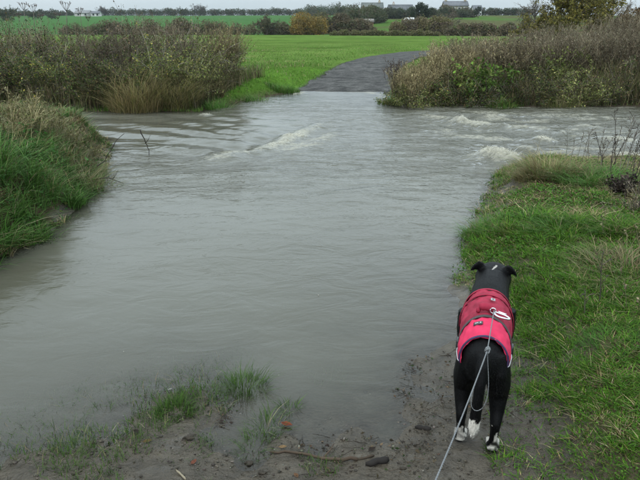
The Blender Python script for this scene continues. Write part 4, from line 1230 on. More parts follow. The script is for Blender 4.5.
EVER = [(.018, .032, .014, 4), (.03, .045, .02, 3), (.045, .06, .028, 1)]
GREENT = [(.06, .075, .03, 4), (.08, .09, .04, 2), (.10, .085, .045, 2)]
hedge('ridge_hedge', 'dark hedge along the left skyline above the far green field', 104, 300, 445, 445, 4.3, 3, 5200, 1.0, FARH, 301, hv=.18)
hedge('ridge_hedge', 'dark hedge along the skyline between the ochre mound and the hill trees', 300, 350, 440, 330, 5.0, 4, 2200, 1.0, FARH, 302, hv=.5)
hedge('ridge_hedge', 'low dark hedge on the skyline right of the stone house', 466, 530, 300, 300, 3.0, 3, 1800, .8, FARH, 303, hv=.3)
hedge('ridge_hedge', 'far-off dark hedge at the extreme left skyline', -20, 76, 430, 440, 3.4, 4, 2000, 1.1, FARH, 304, hv=.4)
hedge('field_hedge', 'brown hedge at the far side of the meadow, left part', 60, 266, 124, 124, 2.0, 1.5, 4200, .42, BROWN, 305, hv=.55)
hedge('field_hedge', 'brown hedge at the far side of the meadow beside the ochre mound', 266, 300, 123, 123, 1.7, 1.2, 1100, .4, BROWN, 306, hv=.3)
hedge('field_hedge', 'tall dull brown hedge right of the ochre mound', 318, 376, 128, 132, 2.5, 2.0, 3600, .5, BROWN, 307, hv=.6)
hedge('scrub_bank', 'brown scrub below the houses, behind the meadow', 392, 448, 118, 112, 2.3, 2.0, 4200, .42, [(.16, .12, .08, 4), (.11, .09, .065, 3), (.18, .15, .07, 1), (.15, .15, .05, 1)], 308, hv=.6, cat='scrub')
hedge('scrub_bank', 'brown and grey scrub between the houses and the right thicket', 446, 530, 108, 100, 1.9, 2.0, 4200, .42, BROWN, 309, hv=.55, cat='scrub')
hedge('meadow_edge_grass', 'pale rough grass strip at the far side of the meadow', 330, 440, 112, 104, .8, .7, 2600, .3, [(.16, .14, .07, 3), (.10, .11, .04, 2)], 310, hv=.3, cat='rough grass')
hedge('garden_hedge', 'dark garden hedge on the hillside beside the green lawn', 352, 384, 180, 210, 3.4, 3, 2400, .7, GREENT + FARH, 311, hv=.6)
hedge('garden_hedge', 'dark hedge at the foot of the stone house', 428, 475, 255, 262, 3.4, 3, 2400, .7, FARH + BROWN, 312, hv=.4)
hedge('garden_hedge', 'dark hedge above the lawn below the low roofs', 384, 416, 236, 236, 3.6, 2, 1800, .7, FARH, 313, hv=.4)
tree('bare_tree', 'bare tree on the left skyline beside the white farm buildings', 102, 9, 17, 440, 12, 321, [(.07, .06, .05, 1)], True, group='trees on the left skyline', dens=1)
tree('bare_tree', 'large bare tree on the left skyline right of the hedge middle', 200, 7, 16, 446, 15, 322, [(.08, .07, .055, 1)], True, group='trees on the left skyline')
tree('leafy_tree', 'dark round tree on the left skyline just left of the large bare tree', 183, 11, 16, 446, 11, 323, FARH, False, group='trees on the left skyline')
tree('leafy_tree', 'dark round tree left of the large bare tree, nearer the hedge gap', 172, 12, 16, 446, 9, 324, FARH, False, group='trees on the left skyline')
tree('leafy_tree', 'dark small tree at the far left skyline near the hogweeds', 33, 14, 20, 300, 12, 325, FARH, False, group='trees on the left skyline')
tree('leafy_tree', 'dark tree at the extreme left of the skyline', 6, 13, 22, 280, 20, 326, FARH, False, group='trees on the left skyline')
tree('leafy_tree', 'dark bushy tree between the two leftmost hogweed groups', 52, 16, 22, 300, 10, 327, FARH, False, group='trees on the left skyline')
tree('round_bush', 'dark round bush in the far green field left of the ochre mound', 267, 21, 28, 121, 22, 328, FARH + BROWN, False, cat='bush', dens=1.6)
hedge('ochre_shrub', 'broad ochre-leaved shrub mound at the far side of the meadow', 300, 320, 122, 122, 3.3, 2.0, 1600, .45, OCHRE, 329, cat='shrub', hv=.25)
hedge('ochre_shrub', 'low ochre shrub leaning on the left of the broad ochre mound', 294, 301, 121, 121, 2.4, 1.2, 600, .42, OCHRE, 330, cat='shrub', hv=.25)
tree('bare_tree', 'round bare tree on the hill left of the hidden house roof', 354, 5, 17, 270, 14, 331, [(.10, .09, .06, 1)], True, group='hill trees')
tree('leafy_tree', 'small dark tree on the hill left of the round bare one', 341, 9, 17, 280, 12, 332, FARH, False, group='hill trees')
tree('leafy_tree', 'grey-green tree in front of the hidden house roof', 374, 7, 22, 215, 18, 333, GREENT, False, group='hill trees', dens=1.3)
tree('leafy_tree', 'brownish tree right of the hidden house roof', 385, 7, 20, 240, 9, 334, BROWN, False, group='hill trees')
tree('evergreen_tree', 'black-green round evergreen between the low roofs and the stone house', 421, 5, 22, 190, 20, 335, EVER, False, group='hill trees', dens=2.0, nlimb=20)
tree('leafy_tree', 'low dark tree right of the evergreen', 434, 9, 19, 230, 14, 336, FARH, False, group='hill trees')
tree('leafy_tree', 'slim dark tree beside the white gable right of the stone house', 478, 6, 18, 250, 9, 337, EVER, False, group='hill trees', dens=1.4)
tree('leafy_tree', 'dark bush at the right foot of the stone house', 462, 13, 19, 240, 12, 338, FARH, False, group='hill trees')
tree('leafy_tree', 'dark spreading tree in front of the left end of the long low house', 392, 9, 20, 235, 13, 351, FARH, False, group='hill trees', dens=1.4)
tree('leafy_tree', 'dull brown tree on the hill between the lawn and the hidden roof', 363, 8, 22, 205, 15, 352, BROWN, False, group='hill trees', dens=1.3)
tree('leafy_tree', 'dark tree touching the left end of the stone farmhouse', 444, 8, 19, 245, 11, 353, FARH, False, group='hill trees', dens=1.4)
tree('bare_tree', 'bare twiggy tree rising from the brown scrub below the stone farmhouse', 452, 12, 27, 150, 16, 354, [(.12, .10, .07, 1)], True, group='hill trees')
# trees rising behind the right thicket
tree('bare_tree', 'bare grey sapling behind the right thicket, left of the yellow willow', 533, -8, 30, 27, 44, 341, [(.13, .11, .08, 1)], True, (.14, .125, .11), nlimb=18, lsize=.04)
tree('yellow_willow', 'yellow-green willow behind the right thicket', 572, -14, 30, 26, 78, 342, [(.17, .145, .035, 4), (.12, .11, .03, 3), (.08, .075, .03, 2)], False, (.11, .09, .06), nlimb=24, lsize=.085, dens=2.2)
tree('bare_tree', 'bare brown tree between the yellow willow and the rust-brown one', 610, -12, 30, 28, 50, 343, [(.13, .11, .07, 1)], True, (.12, .10, .08), nlimb=20, lsize=.045)
tree('rust_brown_tree', 'rust-brown leafy tree cut by the right edge', 640, 3, 30, 27, 44, 344, [(.11, .065, .03, 4), (.08, .055, .03, 3)], False, (.09, .07, .05), nlimb=18, lsize=.09, dens=2.0)

def house(label, px_, ybase, d, w, dp, hw, hr, wall, roofc, seed, wins=4, chim=(-.42, .42), name='house', rz=0.0, door=True):
    b = atd(px_, ybase, d)
    z0 = float(height(b[0], d))
    root = tag(empty(name, (b[0], d, z0), rz), label, 'house', 'houses on the hill')
    W2, D2 = w / 2, dp / 2
    g = Geo()
    V = [(-W2, -D2, -1), (W2, -D2, -1), (W2, D2, -1), (-W2, D2, -1), (-W2, -D2, hw), (W2, -D2, hw), (W2, D2, hw), (-W2, D2, hw), (-W2, 0, hw + hr), (W2, 0, hw + hr)]
    T = [(0, 1, 5), (0, 5, 4), (1, 2, 6), (1, 6, 5), (2, 3, 7), (2, 7, 6), (3, 0, 4), (3, 4, 7), (4, 8, 7), (5, 6, 9)]
    g.add(V, T, wall); g.build('wall', M['house'], root)
    g = Geo(); e_ = .35; t_ = .22
    k = hr / D2
    for s in (-1, 1):
        ye, ze = s * (D2 + e_), hw - e_ * k
        A = [(-W2 - e_, ye, ze), (W2 + e_, ye, ze), (W2 + e_, 0, hw + hr), (-W2 - e_, 0, hw + hr)]
        B = [(x_, y_, z_ + t_) for x_, y_, z_ in A]
        g.add(A + B, [(0, 1, 2), (0, 2, 3), (4, 6, 5), (4, 7, 6), (0, 4, 5), (0, 5, 1), (1, 5, 6), (1, 6, 2), (3, 2, 6), (3, 6, 7), (0, 3, 7), (0, 7, 4)], roofc)
    rf = g.build('roof', M['house'], root)
    for c in chim:
        g = Geo(); box(g, c * w - .45, c * w + .45, -.4, .4, hw + hr - .6, hw + hr + .9, np.array(wall) * .9)
        box(g, c * w - .2, c * w + .2, -.2, .2, hw + hr + .9, hw + hr + 1.2, (.22, .10, .06))
        g.build('chimney', M['house'], rf)
    rows = [hw * .62] if hw < 4 else [hw * .22, hw * .68]
    for r_ in rows:
        for i in range(wins):
            xw = (i + .5) / wins * w - W2
            if door and r_ == rows[0] and i == wins // 2 and hw >= 4:
                g = Geo(); box(g, xw - .55, xw + .55, -D2 - .08, -D2 - .01, 0, 2.1, (.12, .08, .05)); g.build('door', M['house'], root); continue
            f = Geo(); box(f, xw - .65, xw + .65, -D2 - .06, -D2 - .01, r_ - .75, r_ + .75, (.6, .6, .58))
            wo = f.build('window', M['house'], root)
            f = Geo(); box(f, xw - .5, xw + .5, -D2 - .10, -D2 - .065, r_ - .6, r_ + .6, (.03, .035, .04)); f.build('pane', M['house'], wo)
    return root
STONE, SLATE = (.30, .27, .21), (.13, .135, .145)
house('grey stone farmhouse with two chimneys alone on the skyline', 454.5, 16, 285, 9.6, 6, 4.0, 1.7, STONE, SLATE, 1, 4)
house('long low slate-roofed house between the lawn and the evergreen', 400, 16.5, 265, 9.0, 6, 2.4, 1.9, (.38, .36, .32), (.10, .105, .11), 2, 3, (-.3,))
house('slate roof mostly hidden behind the grey-green tree', 372, 14, 285, 8.5, 6, 3.2, 2.0, STONE, (.12, .13, .12), 3, 3, (.35,))
house('small white gabled cottage at the right of the skyline', 476, 16, 292, 3.4, 5, 2.4, 1.6, (.72, .72, .70), SLATE, 4, 1, ())
house('white farm building beside the bare tree on the left skyline', 97, 18.5, 425, 5, 5, 1.7, 1.2, (.50, .50, .48), SLATE, 5, 2, ())
house('low grey-roofed farm building left of the white one', 84, 19, 428, 9, 6, 1.8, 1.5, (.45, .44, .42), (.2, .2, .2), 6, 2, ())
# garden shed and greenhouse-white hut under the evergreen
def shed(label, px_, yb, d, w, h, col, roofc):
    b = atd(px_, yb, d); z0 = float(height(b[0], d))
    r = tag(empty('garden_shed', (b[0], d, z0)), label, 'shed', 'sheds on the hillside')
    g = Geo(); box(g, -w / 2, w / 2, -1, 1, -.6, h, col); g.build('wall', M['house'], r)
    g = Geo(); V = [(-w / 2 - .2, -1.2, h), (w / 2 + .2, -1.2, h), (w / 2 + .2, 1.2, h), (-w / 2 - .2, 1.2, h), (-w / 2 - .2, 0, h + .8), (w / 2 + .2, 0, h + .8)]
    g.add(V, [(0, 1, 5), (0, 5, 4), (2, 3, 4), (2, 4, 5), (0, 4, 3), (1, 2, 5), (0, 2, 1), (0, 3, 2)], roofc); g.build('roof', M['house'], r)
    g = Geo(); box(g, -.4, .4, -1.06, -1.005, -.1, h * .85, np.array(col) * .5); g.build('door', M['house'], r)
shed('small white shed under the evergreen on the hillside', 409, 22, 175, 2.2, 1.3, (.6, .6, .58), (.75, .75, .74))
shed('small brown shed beside the lawn on the hillside', 369, 25, 165, 2.0, 1.2, (.22, .13, .07), (.2, .18, .16))

# ------------------------------------------------------------------ the dog
HEAD = math.atan2(.62, 2.2)                    # it stands pointing straight away from the walker
DX, DY = .622, 2.17
DZ = float(max(height(DX, DY), 0)) + .002
dog = tag(empty('dog', (DX, DY, DZ), -HEAD), 'black dog with white feet and white tail tip, wearing a red harness coat', 'dog')

TOR = np.array([  # y, centre z, half width, half height
    (-.105, .395, .030, .045), (-.085, .393, .058, .072), (-.04, .392, .080, .088), (.02, .393, .088, .096), (.10, .395, .088, .096),
    (.19, .388, .090, .100), (.28, .372, .096, .113), (.37, .355, .100, .126), (.45, .347, .097, .130), (.52, .352, .088, .118), (.58, .37, .072, .090)])
def torso(y):
    return [np.interp(y, TOR[:, 0], TOR[:, k]) for k in (1, 2, 3)]
def loft(V, T, rings, n=20):
    """closed tube through rings of (centre, side axis * a, up axis * b)"""
    b0 = len(V)
    for c, u, v in rings:
        for k in range(n):
            a_ = 2 * math.pi * k / n
            V.append(np.asarray(c) + np.asarray(u) * math.cos(a_) + np.asarray(v) * math.sin(a_))
    m_ = len(rings)
    for i in range(m_ - 1):
        for k in range(n):
            a_, b_ = b0 + i * n + k, b0 + i * n + (k + 1) % n
            T += [(a_, b_, b_ + n), (a_, b_ + n, a_ + n)]
    for i, flip in ((0, True), (m_ - 1, False)):
        V.append(np.asarray(rings[i][0])); c_ = len(V) - 1
        for k in range(n):
            a_, b_ = b0 + i * n + k, b0 + i * n + (k + 1) % n
            T.append((c_, b_, a_) if flip else (c_, a_, b_))
def limb(V, T, pts, n=14, flat=1.0):
    """pts: (x, y, z, r side, r fore-aft)"""
    P = np.array([p_[:3] for p_ in pts], float); R = np.array([p_[3:5] for p_ in pts], float)
    tan = np.gradient(P, axis=0)
    rings = []
    for i in range(len(P)):
        t = tan[i] / np.linalg.norm(tan[i])
        u = np.array([1.0, 0, 0]) - t * t[0]
        if np.linalg.norm(u) < .2: u = np.array([0, 1.0, 0]) - t * t[1]
        u /= np.linalg.norm(u); v = np.cross(t, u)
        rings.append((P[i], u * R[i, 0], v * R[i, 1]))
    loft(V, T, rings, n)
V, T = [], []
loft(V, T, [((0, y, z), (hw, 0, 0), (0, 0, hh)) for y, z, hw, hh in TOR], 28)
# neck, skull, muzzle
limb(V, T, [(0, .47, .385, .100, .095), (.004, .54, .405, .088, .088), (.008, .61, .418, .082, .082), (.012, .67, .425, .080, .078), (.014, .72, .428, .078, .072)], 20)
limb(V, T, [(.012, .655, .432, .050, .045), (.014, .69, .436, .078, .068), (.015, .735, .436, .086, .074), (.016, .785, .428, .080, .068), (.017, .825, .412, .060, .054), (.018, .86, .397, .044, .042), (.019, .905, .384, .038, .036), (.020, .935, .376, .030, .028), (.020, .948, .373, .014, .014)], 20)
# ears: held out sideways, tips dropping
for s in (-1, 1):
    up = .007 if s < 0 else .0
    loft(V, T, [((s * x_ + .014, y_, z_), (0, -.25 * hh_, hh_), (s * .1 * th_, th_, .25 * th_)) for x_, y_, z_, hh_, th_ in
                [(.040, .722, .474, .024, .014), (.055, .716, .487 + up, .027, .010), (.071, .711, .493 + up, .025, .008), (.087, .707, .489 + up, .020, .0075), (.100, .705, .478 + up, .014, .007), (.108, .705, .467 + up, .006, .005)]], 14)
# hind legs: thigh, stifle forward, hock back, upright shank, paw
for s in (-1, 1):
    dy = -.012 if s > 0 else .02
    limb(V, T, [(s * .048, .015 + dy, .43, .040, .078), (s * .058, .008 + dy, .36, .044, .090), (s * .064, .014 + dy, .29, .046, .076), (s * .067, .016 + dy, .235, .038, .054),
                (s * .067, -.018 + dy, .178, .027, .033), (s * .065, -.045 + dy, .142, .021, .026), (s * .065, -.042 + dy, .115, .018, .021), (s * .064, -.030 + dy, .07, .017, .018), (s * .064, -.018 + dy, .035, .021, .022), (s * .064, -.008 + dy, .014, .024, .02)], 14)
    limb(V, T, [(s * .064, -.035 + dy, .020, .020, .016), (s * .064, -.005 + dy, .022, .027, .020), (s * .064, .028 + dy, .019, .027, .017), (s * .064, .046 + dy, .014, .018, .011)], 12)
    for k in (-1.5, -.5, .5, 1.5):
        limb(V, T, [(s * .064 + k * .012, .015 + dy, .018, .008, .012), (s * .064 + k * .0135, .042 + dy, .015, .009, .011), (s * .064 + k * .014, .058 + dy - abs(k) * .004, .010, .006, .008)], 8)
    # fore legs
    fy = .03 * s
    limb(V, T, [(s * .085, .47 + fy, .38, .040, .065), (s * .09, .455 + fy, .30, .037, .055), (s * .088, .435 + fy, .235, .028, .036), (s * .082, .445 + fy, .17, .022, .026), (s * .078, .455 + fy, .11, .019, .021), (s * .076, .46 + fy, .06, .017, .019), (s * .076, .468 + fy, .025, .022, .021), (s * .076, .485 + fy, .012, .025, .019)], 14)
    limb(V, T, [(s * .076, .45 + fy, .019, .019, .015), (s * .076, .485 + fy, .021, .026, .019), (s * .076, .52 + fy, .017, .024, .015), (s * .076, .535 + fy, .012, .014, .009)], 12)
# tail hanging down between the hocks
TAILP = [(0, -.085, .435, .026, .030), (-.002, -.118, .405, .024, .026), (-.004, -.140, .350, .021, .022), (-.007, -.146, .29, .020, .021), (-.010, -.144, .235, .021, .021), (-.012, -.140, .195, .022, .022), (-.014, -.136, .165, .020, .020), (-.016, -.132, .138, .012, .012), (-.017, -.130, .122, .005, .005)]
limb(V, T, TAILP, 12)
me = bpy.data.meshes.new('body_cage')
me.from_pydata([tuple(v) for v in V], [], T)
tmp = bpy.data.objects.new('body_cage', me); COL.objects.link(tmp)
rm = tmp.modifiers.new('remesh', 'REMESH'); rm.mode = 'VOXEL'; rm.voxel_size = .0055
sm = tmp.modifiers.new('smooth', 'SMOOTH'); sm.factor = .5; sm.iterations = 7
dg = bpy.context.evaluated_depsgraph_get()
bme = bpy.data.meshes.new_from_object(tmp.evaluated_get(dg))
bpy.data.objects.remove(tmp)
nv = len(bme.vertices)
co = np.zeros(nv * 3, np.float32); bme.vertices.foreach_get('co', co); co = co.reshape(-1, 3).astype(float)
nr = np.zeros(nv * 3, np.float32); bme.vertices.foreach_get('normal', nr); nr = nr.reshape(-1, 3).astype(float)
def coat_colour(co):
    c = np.tile([[.0022, .0021, .0024]], (len(co), 1))
    wv = fbm(co[:, 0] * 60, co[:, 1] * 60 + co[:, 2] * 60, 7, 2) - .5
    white = np.array([.62, .58, .52])
    back = (co[:, 1] < -.095) & (co[:, 2] < .205 + .03 * wv)
    c[back] = white
    hind = (co[:, 1] < .25) & ~back
    wv2 = fbm(co[:, 0] * 38 + 3, co[:, 1] * 30 + co[:, 2] * 22, 11, 3) - .5
    foot = hind & (co[:, 2] < .050 + .16 * wv2 + np.where(np.abs(np.abs(co[:, 0]) - .064) < .012, .04, 0)) & (co[:, 2] > .016)
    c[foot] = white * np.clip(.55 + 2.2 * wv[foot, None] + 1.2 * wv2[foot, None], .04, .9)
    fore = (co[:, 1] > .35) & (co[:, 2] < .09 + .04 * wv)
    c[fore] = white * .82
    # short white streak on the nape
    a_, b_ = np.array([.006, .668]), np.array([.024, .712])
    e_ = b_ - a_; t = np.clip(((co[:, :2] - a_) @ e_) / (e_ @ e_), 0, 1)
    dd = np.linalg.norm(co[:, :2] - (a_ + t[:, None] * e_), axis=1)
    c[(dd < .0028 + .0025 * t) & (co[:, 2] > .45)] = white * .6
    muzz = (co[:, 1] > .925) & (co[:, 2] < .378)
    c[muzz] = (.008, .008, .008)
    return c
cc = coat_colour(co)
ca = bme.color_attributes.new('Col', 'FLOAT_COLOR', 'POINT')
c4 = np.ones((nv, 4), np.float32); c4[:, :3] = cc; ca.data.foreach_set('color', c4.ravel())
bme.polygons.foreach_set('use_smooth', np.ones(len(bme.polygons), bool))
M['coat'] = attr_mat('dog_coat', .5, .12, 0, 90, .35, .002, 260)
bme.materials.append(M['coat'])
bme.name = 'body'
body = link(bpy.data.objects.new('body', bme), dog)
# short sleek fur over the body
rng = np.random.default_rng(77)
N = 60000
i_ = rng.integers(0, nv, N)
P, Nn = co[i_] + rng.normal(size=(N, 3)) * .0025, nr[i_]
rearw = np.where((P[:, 1] < -.06)[:, None], np.array([0, -.2, -1.0]), np.array([0, -1.0, -.55]))
dirf = Nn * .22 + rearw + rng.normal(size=(N, 3)) * .25
dirf /= np.linalg.norm(dirf, axis=1)[:, None]
ln_ = rng.uniform(.004, .009, N) * np.where(P[:, 2] < .12, .6, 1)
tailm = (P[:, 1] < -.11) & (P[:, 2] < .36)
ln_ = np.where(tailm, ln_ * 1.25, ln_); ln_ = np.where((P[:, 1] > .72), ln_ * .5, ln_)
side = np.cross(dirf, Nn); side /= np.linalg.norm(side, axis=1)[:, None] + 1e-9
A = P - Nn * .001
FV = np.stack([A - side * .0005, A + side * .0005, A + dirf * ln_[:, None]], 1).reshape(-1, 3)
fc = coat_colour(P) * rng.uniform(.6, 1.5, (N, 1)) + .010 * (rng.uniform(size=(N, 1)) < .18)
build('fur', FV, np.arange(N * 3).reshape(-1, 3), M['coat'], np.repeat(fc, 3, 0), dog)
for s in (-1, 1):
    lump('eye', None, None, (s * .046 + .016, .815, .434), (.009, .009, .009), plain_mat('dog_eye', (.02, .012, .008), .12, .6), 3, (.02, .012, .008), .0, 2, dog)
lump('nose', None, None, (.020, .947, .376), (.015, .010, .011), plain_mat('dog_nose', (.012, .011, .011), .35, .5), 4, (.01, .01, .01), .15, 2, dog)

# harness coat: red rear panel, darker red front panel, webbing, patches
M['red'] = plain_mat('red_cloth', (.60, .030, .090), .75, .2, 0, 14, .22, .0012, 900)
M['maroon'] = plain_mat('maroon_cloth', (.29, .022, .048), .8, .2, 0, 16, .28, .0012, 900)
M['web'] = plain_mat('dark_webbing', (.055, .045, .045), .7, .3, 0, 150, .3, .001, 700)
M['trim'] = plain_mat('navy_trim', (.030, .016, .055), .6, .3)
M['silver'] = plain_mat('steel', (.72, .72, .74), .28, .5, 1.0, 60, .08)
M['reflect'] = plain_mat('reflective_piping', (.40, .40, .42), .5, .4)
M['plastic'] = plain_mat('black_plastic', (.018, .018, .02), .4, .5)
M['patch'] = plain_mat('grey_patch', (.34, .33, .33), .5, .4)
M['rope'] = plain_mat('grey_cord', (.17, .175, .18), .8, .2, 0, 300, .25, .001, 900)
def skin_at(y, th, off):
    """point on the trunk at station y, angle th from the spine (right positive), off metres proud"""
    z, hw, hh = torso(y)
    return np.stack([(hw + off) * np.sin(th), y + 0 * th, z + (hh + off) * np.cos(th)], -1)
def cloth(name, y0f, y1f, th0, th1, off, mat, parent, ny=26, nt=44, thick=.004, wrinkle=.004, seed=0):
    u, v = np.meshgrid(np.linspace(0, 1, nt), np.linspace(0, 1, ny))
    th = th0 + (th1 - th0) * u
    y = y0f(th) + (y1f(th) - y0f(th)) * v
    o_ = off + wrinkle * (fbm(y * 26 + seed, th * 5, 301 + seed, 3) - .5) * 2 + wrinkle * .6 * (fbm(y * 60 + seed, th * 9, 305 + seed, 2) - .5)
    P = skin_at(y, th, o_)
    Pi = skin_at(y, th, o_ - thick)
    Vt = np.concatenate([P.reshape(-1, 3), Pi.reshape(-1, 3)])
    n0 = nt * ny
    q = []
    for r_ in range(ny - 1):
        for c_ in range(nt - 1):
            a_ = r_ * nt + c_
            q += [(a_, a_ + 1, a_ + nt + 1, a_ + nt), (n0 + a_, n0 + a_ + nt, n0 + a_ + nt + 1, n0 + a_ + 1)]
    ed = [r_ * nt for r_ in range(ny)]
    loop = list(range(nt)) + [r_ * nt + nt - 1 for r_ in range(1, ny)] + [(ny - 1) * nt + c_ for c_ in range(nt - 2, -1, -1)] + [r_ * nt for r_ in range(ny - 2, 0, -1)]
    for k in range(len(loop)):
        a_, b_ = loop[k], loop[(k + 1) % len(loop)]
        q.append((b_, a_, n0 + a_, n0 + b_))
    return build(name, Vt, q, mat, None, parent, True)
SP = math.radians
mid = lambda th: .125 - .075 * np.abs(th / SP(105)) ** 2
rear = cloth('rear_panel', lambda th: -.035 - .012 * np.abs(th) ** 2 * .6 + 0 * th, lambda th: mid(th), -SP(96), SP(96), .011, M['red'], dog, seed=1, wrinkle=.0045)
rear['label'] = 'bright red rear panel of the harness coat'
front = cloth('front_panel', lambda th: mid(th) - .012, lambda th: .440 + .02 * np.abs(th) + 0 * th, -SP(98), SP(98), .009, M['maroon'], dog, ny=40, seed=2, wrinkle=.008)
front['label'] = 'dark red front panel of the harness coat'
def strip(name, yf, th0, th1, w, off, mat, parent, thick=.003, n=40, flat=True):
    th = np.linspace(th0, th1, n)
    return cloth(name, lambda t: yf(t) - w / 2, lambda t: yf(t) + w / 2, th0, th1, off, mat, parent, 4, n, thick, .0008, 5)
strip('strap', lambda th: mid(th) + .004, -SP(100), SP(100), .020, .0155, M['web'], dog)
strip('strap', lambda th: .375 + 0 * th, -SP(100), SP(100), .022, .0165, M['maroon'], dog)
strip('collar_band', lambda th: .443 + .02 * np.abs(th), -SP(98), SP(98), .014, .0150, M['maroon'], dog)
strip('hem', lambda th: -.035 - .0072 * np.abs(th) ** 2 + .004, -SP(96), SP(96), .010, .0140, M['trim'], rear)
def tube_part(name, P, r, mat, parent, sides=8):
    g = Geo(); P = np.asarray(P, float)
    tubes(g, P[None], np.broadcast_to(r, (1, len(P))), (.5, .5, .5), sides)
    return g.build(name, mat, parent, True)
for s in (-1, 1):
    yy = np.linspace(-.05, .05, 12)
    tube_part('piping', np.array([skin_at(np.array(y), np.array(s * SP(92)), .014) for y in yy]), .0020, M['reflect'], rear)
    c = skin_at(np.array(.10), np.array(s * SP(94)), .015)
    g = Geo(); box(g, c[0] - .007, c[0] + .007, c[1] - .018, c[1] + .022, c[2] - .018, c[2] + .018, (.02, .02, .02)); bk = g.build('buckle', M['plastic'], dog)
    bv = bk.modifiers.new('bevel', 'BEVEL'); bv.width = .005; bv.segments = 2
    strip('side_strap', lambda th: .115 + 0 * th, min(s * SP(80), s * SP(178)), max(s * SP(80), s * SP(178)), .022, .010, M['web'], dog, n=16)
    strip('chest_strap', lambda th: .30 + 0 * th, min(s * SP(100), s * SP(178)), max(s * SP(100), s * SP(178)), .022, .008, M['web'], dog, n=16)
def patch(name, y0, y1, t0, t1, off, mat, parent, thick=.002):
    return cloth(name, lambda th: y0 + 0 * th, lambda th: y1 + 0 * th, SP(t0), SP(t1), off, mat, parent, 5, 6, thick, 0, 9)
pt = patch('label_patch', .052, .078, -28, -8, .0150, M['plastic'], rear)
patch('label_mark', .062, .069, -25, -17, .0162, M['patch'], pt, .001)
patch('label_mark', .060, .071, -14, -11, .0162, M['patch'], pt, .001)
p2 = patch('label_patch', .30, .325, 5, 14, .0190, M['patch'], front)
patch('label_mark', .307, .318, 8, 11, .0200, M['plastic'], p2, .001)
# rolled grab handle on the back
g = Geo()
P = np.array([skin_at(np.array(.185), np.array(t + SP(7)), .010 + .022 * math.sin(k / 8 * math.pi) ** .7) for k, t in enumerate(np.linspace(-SP(30), SP(8), 9))])
P[:, 1] += .004 * np.sin(np.linspace(0, 6, 9))
hd = tube_part('grab_handle', P, np.array([.006, .012, .0155, .0165, .0165, .0165, .0155, .012, .007]), M['maroon'], dog, 12)
top = skin_at(np.array(.168), np.array(SP(14)), -.004)
ring_c = top + [0, 0, .032]
a_ = np.linspace(0, 2 * math.pi, 17)
tube_part('leash_ring', np.stack([ring_c[0] + .011 * np.cos(a_), ring_c[1] + 0 * a_ - .004, ring_c[2] + .011 * np.sin(a_)], 1), .0022, M['silver'], dog)

# ------------------------------------------------------------------ the leash
Rz = Matrix.Rotation(-HEAD, 3, 'Z')
def dw(p_): return np.array(Rz @ Vector(p_)) + [DX, DY, DZ]
p0 = dw(ring_c + np.array([.004, -.012, .006]))
hand = np.array([.150, .62, .98])
far_pt = atd(434, 484, 1.12)
leash = tag(empty('leash', p0), 'grey cord leash running from the dog\'s back to the walker', 'leash')
def bez(pts, n):
    t = np.linspace(0, 1, n); k = np.linspace(0, 1, len(pts)); pts = np.asarray(pts, float)
    out = np.stack([np.interp(t, k, pts[:, j]) for j in range(3)], 1)
    for _ in range(3):
        out[1:-1] = (out[:-2] + 2 * out[1:-1] + out[2:]) / 4
    return out
dirh = far_pt - p0
kp = atd(487.5, 350, 1.98)
sag = np.concatenate([np.array([p0 + (kp - p0) * t for t in np.linspace(0, 1, 9)])[:-1], np.array([kp + (far_pt - kp) * t + [0, 0, -.012 * 4 * t * (1 - t)] for t in np.linspace(0, 1, 18)])])
dirh = far_pt - kp
ext = np.array([far_pt + dirh / np.linalg.norm(dirh) * q_ + [0, 0, .10 * q_] for q_ in (.12, .25, .4, .55)])
line = np.concatenate([sag, ext])
def twisted(name, P, r, parent):
    """two-ply cord: two strands wound round the line"""
    seg_ = np.concatenate([[0], np.cumsum(np.linalg.norm(np.diff(P, axis=0), axis=1))])
    n_ = int(seg_[-1] / .006)
    s_ = np.linspace(0, seg_[-1], n_)
    Q_ = np.stack([np.interp(s_, seg_, P[:, k]) for k in range(3)], 1)
    tan = np.gradient(Q_, axis=0); tan /= np.linalg.norm(tan, axis=1)[:, None]
    u = np.cross(tan, [0.3, .2, 1.0]); u /= np.linalg.norm(u, axis=1)[:, None]; v = np.cross(tan, u)
    g = Geo()
    for ph in (0, math.pi):
        w_ = s_ / .022 * 2 * math.pi + ph
        tubes(g, (Q_ + (u * np.cos(w_)[:, None] + v * np.sin(w_)[:, None]) * r * .5)[None], np.full((1, n_), r * .62), (.3, .3, .3), 6)
    return g.build(name, M['rope'], parent, True, origin=p0)
twisted('cord', line, .0023, leash)
# hand loop at the walker's end
e_ = line[-1]; d_ = (line[-1] - line[-2]); d_ /= np.linalg.norm(d_)
a_ = np.linspace(0, 2 * math.pi, 26)
sdv = np.cross(d_, [0, 0, 1.0]); sdv /= np.linalg.norm(sdv)
twisted('hand_loop', np.array([e_ + d_ * .07 * (1 - math.cos(t)) + sdv * .05 * math.sin(t) for t in a_]), .0028, leash)
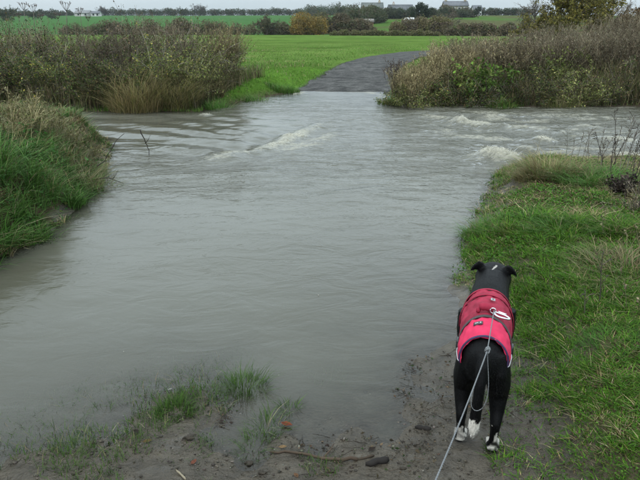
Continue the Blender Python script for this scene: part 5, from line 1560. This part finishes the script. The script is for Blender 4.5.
# knot and slack loop hanging from it
kn = kp
def lobj(name, o_): o_.name = name; return o_
g = Geo()
for k in range(4):
    aa = np.linspace(0, 2 * math.pi, 14)
    c = kn + dirh / np.linalg.norm(dirh) * (k - 1.5) * .007
    tubes(g, np.stack([c[0] + .007 * np.cos(aa + k), c[1] + .004 * np.sin(aa * 2), c[2] + .007 * np.sin(aa + k)], 1)[None], np.full((1, 14), .003), (.3, .3, .3), 6)
g.build('knot', M['rope'], leash, True, origin=p0)
lo = []
for t in np.linspace(0, 1, 30):
    z_ = -.235 * math.sin(math.pi * t) ** .8
    lo.append(kn + np.array([.028 * math.sin(2 * math.pi * t) - .022 * math.sin(math.pi * t), -.012 * math.sin(math.pi * t), z_]))
twisted('slack_loop', np.array(lo), .0015, leash)
# carabiner lying to the right of the handle
c0 = skin_at(np.array(.160), np.array(SP(30)), .024)
a_ = np.linspace(0, 2 * math.pi, 29)
ov = np.stack([c0[0] + .030 * np.sign(np.cos(a_)) * np.abs(np.cos(a_)) ** .75, c0[1] + .017 * np.sin(a_) * (1 - .25 * np.cos(a_)), c0[2] - .3 * .030 * np.cos(a_)], 1)
W_ = np.array([dw(q_) for q_ in ov])
g = Geo(); tubes(g, W_[None], np.full((1, 29), .0042), (.7, .7, .7), 8)
cb = g.build('carabiner', M['silver'], leash, True, origin=p0)
g = Geo(); gt = np.array([dw(q_) for q_ in (ov[5] + [0, .004, .003], ov[9] + [0, .004, .003])]); tubes(g, gt[None], np.full((1, 2), .0052), (.7, .7, .7), 8)
g.build('gate_sleeve', M['silver'], cb, True, origin=p0)
bpy.context.view_layer.update()

# ------------------------------------------------------------------ damp air
m = bpy.data.materials.new('damp_air'); m.use_nodes = True
n, l = m.node_tree.nodes, m.node_tree.links
n.remove(n['Principled BSDF'])
pv = n.new('ShaderNodeVolumePrincipled')
pv.inputs['Color'].default_value = (.86, .93, 1.0, 1)
pv.inputs['Density'].default_value = .00014
l.new(pv.outputs[0], n['Material Output'].inputs['Volume'])
g = Geo(); box(g, -900, 900, -100, 900, -60, 24, (1, 1, 1))
tag(g.build('haze', m), 'thin damp haze over the fields', 'haze', None, 'stuff')
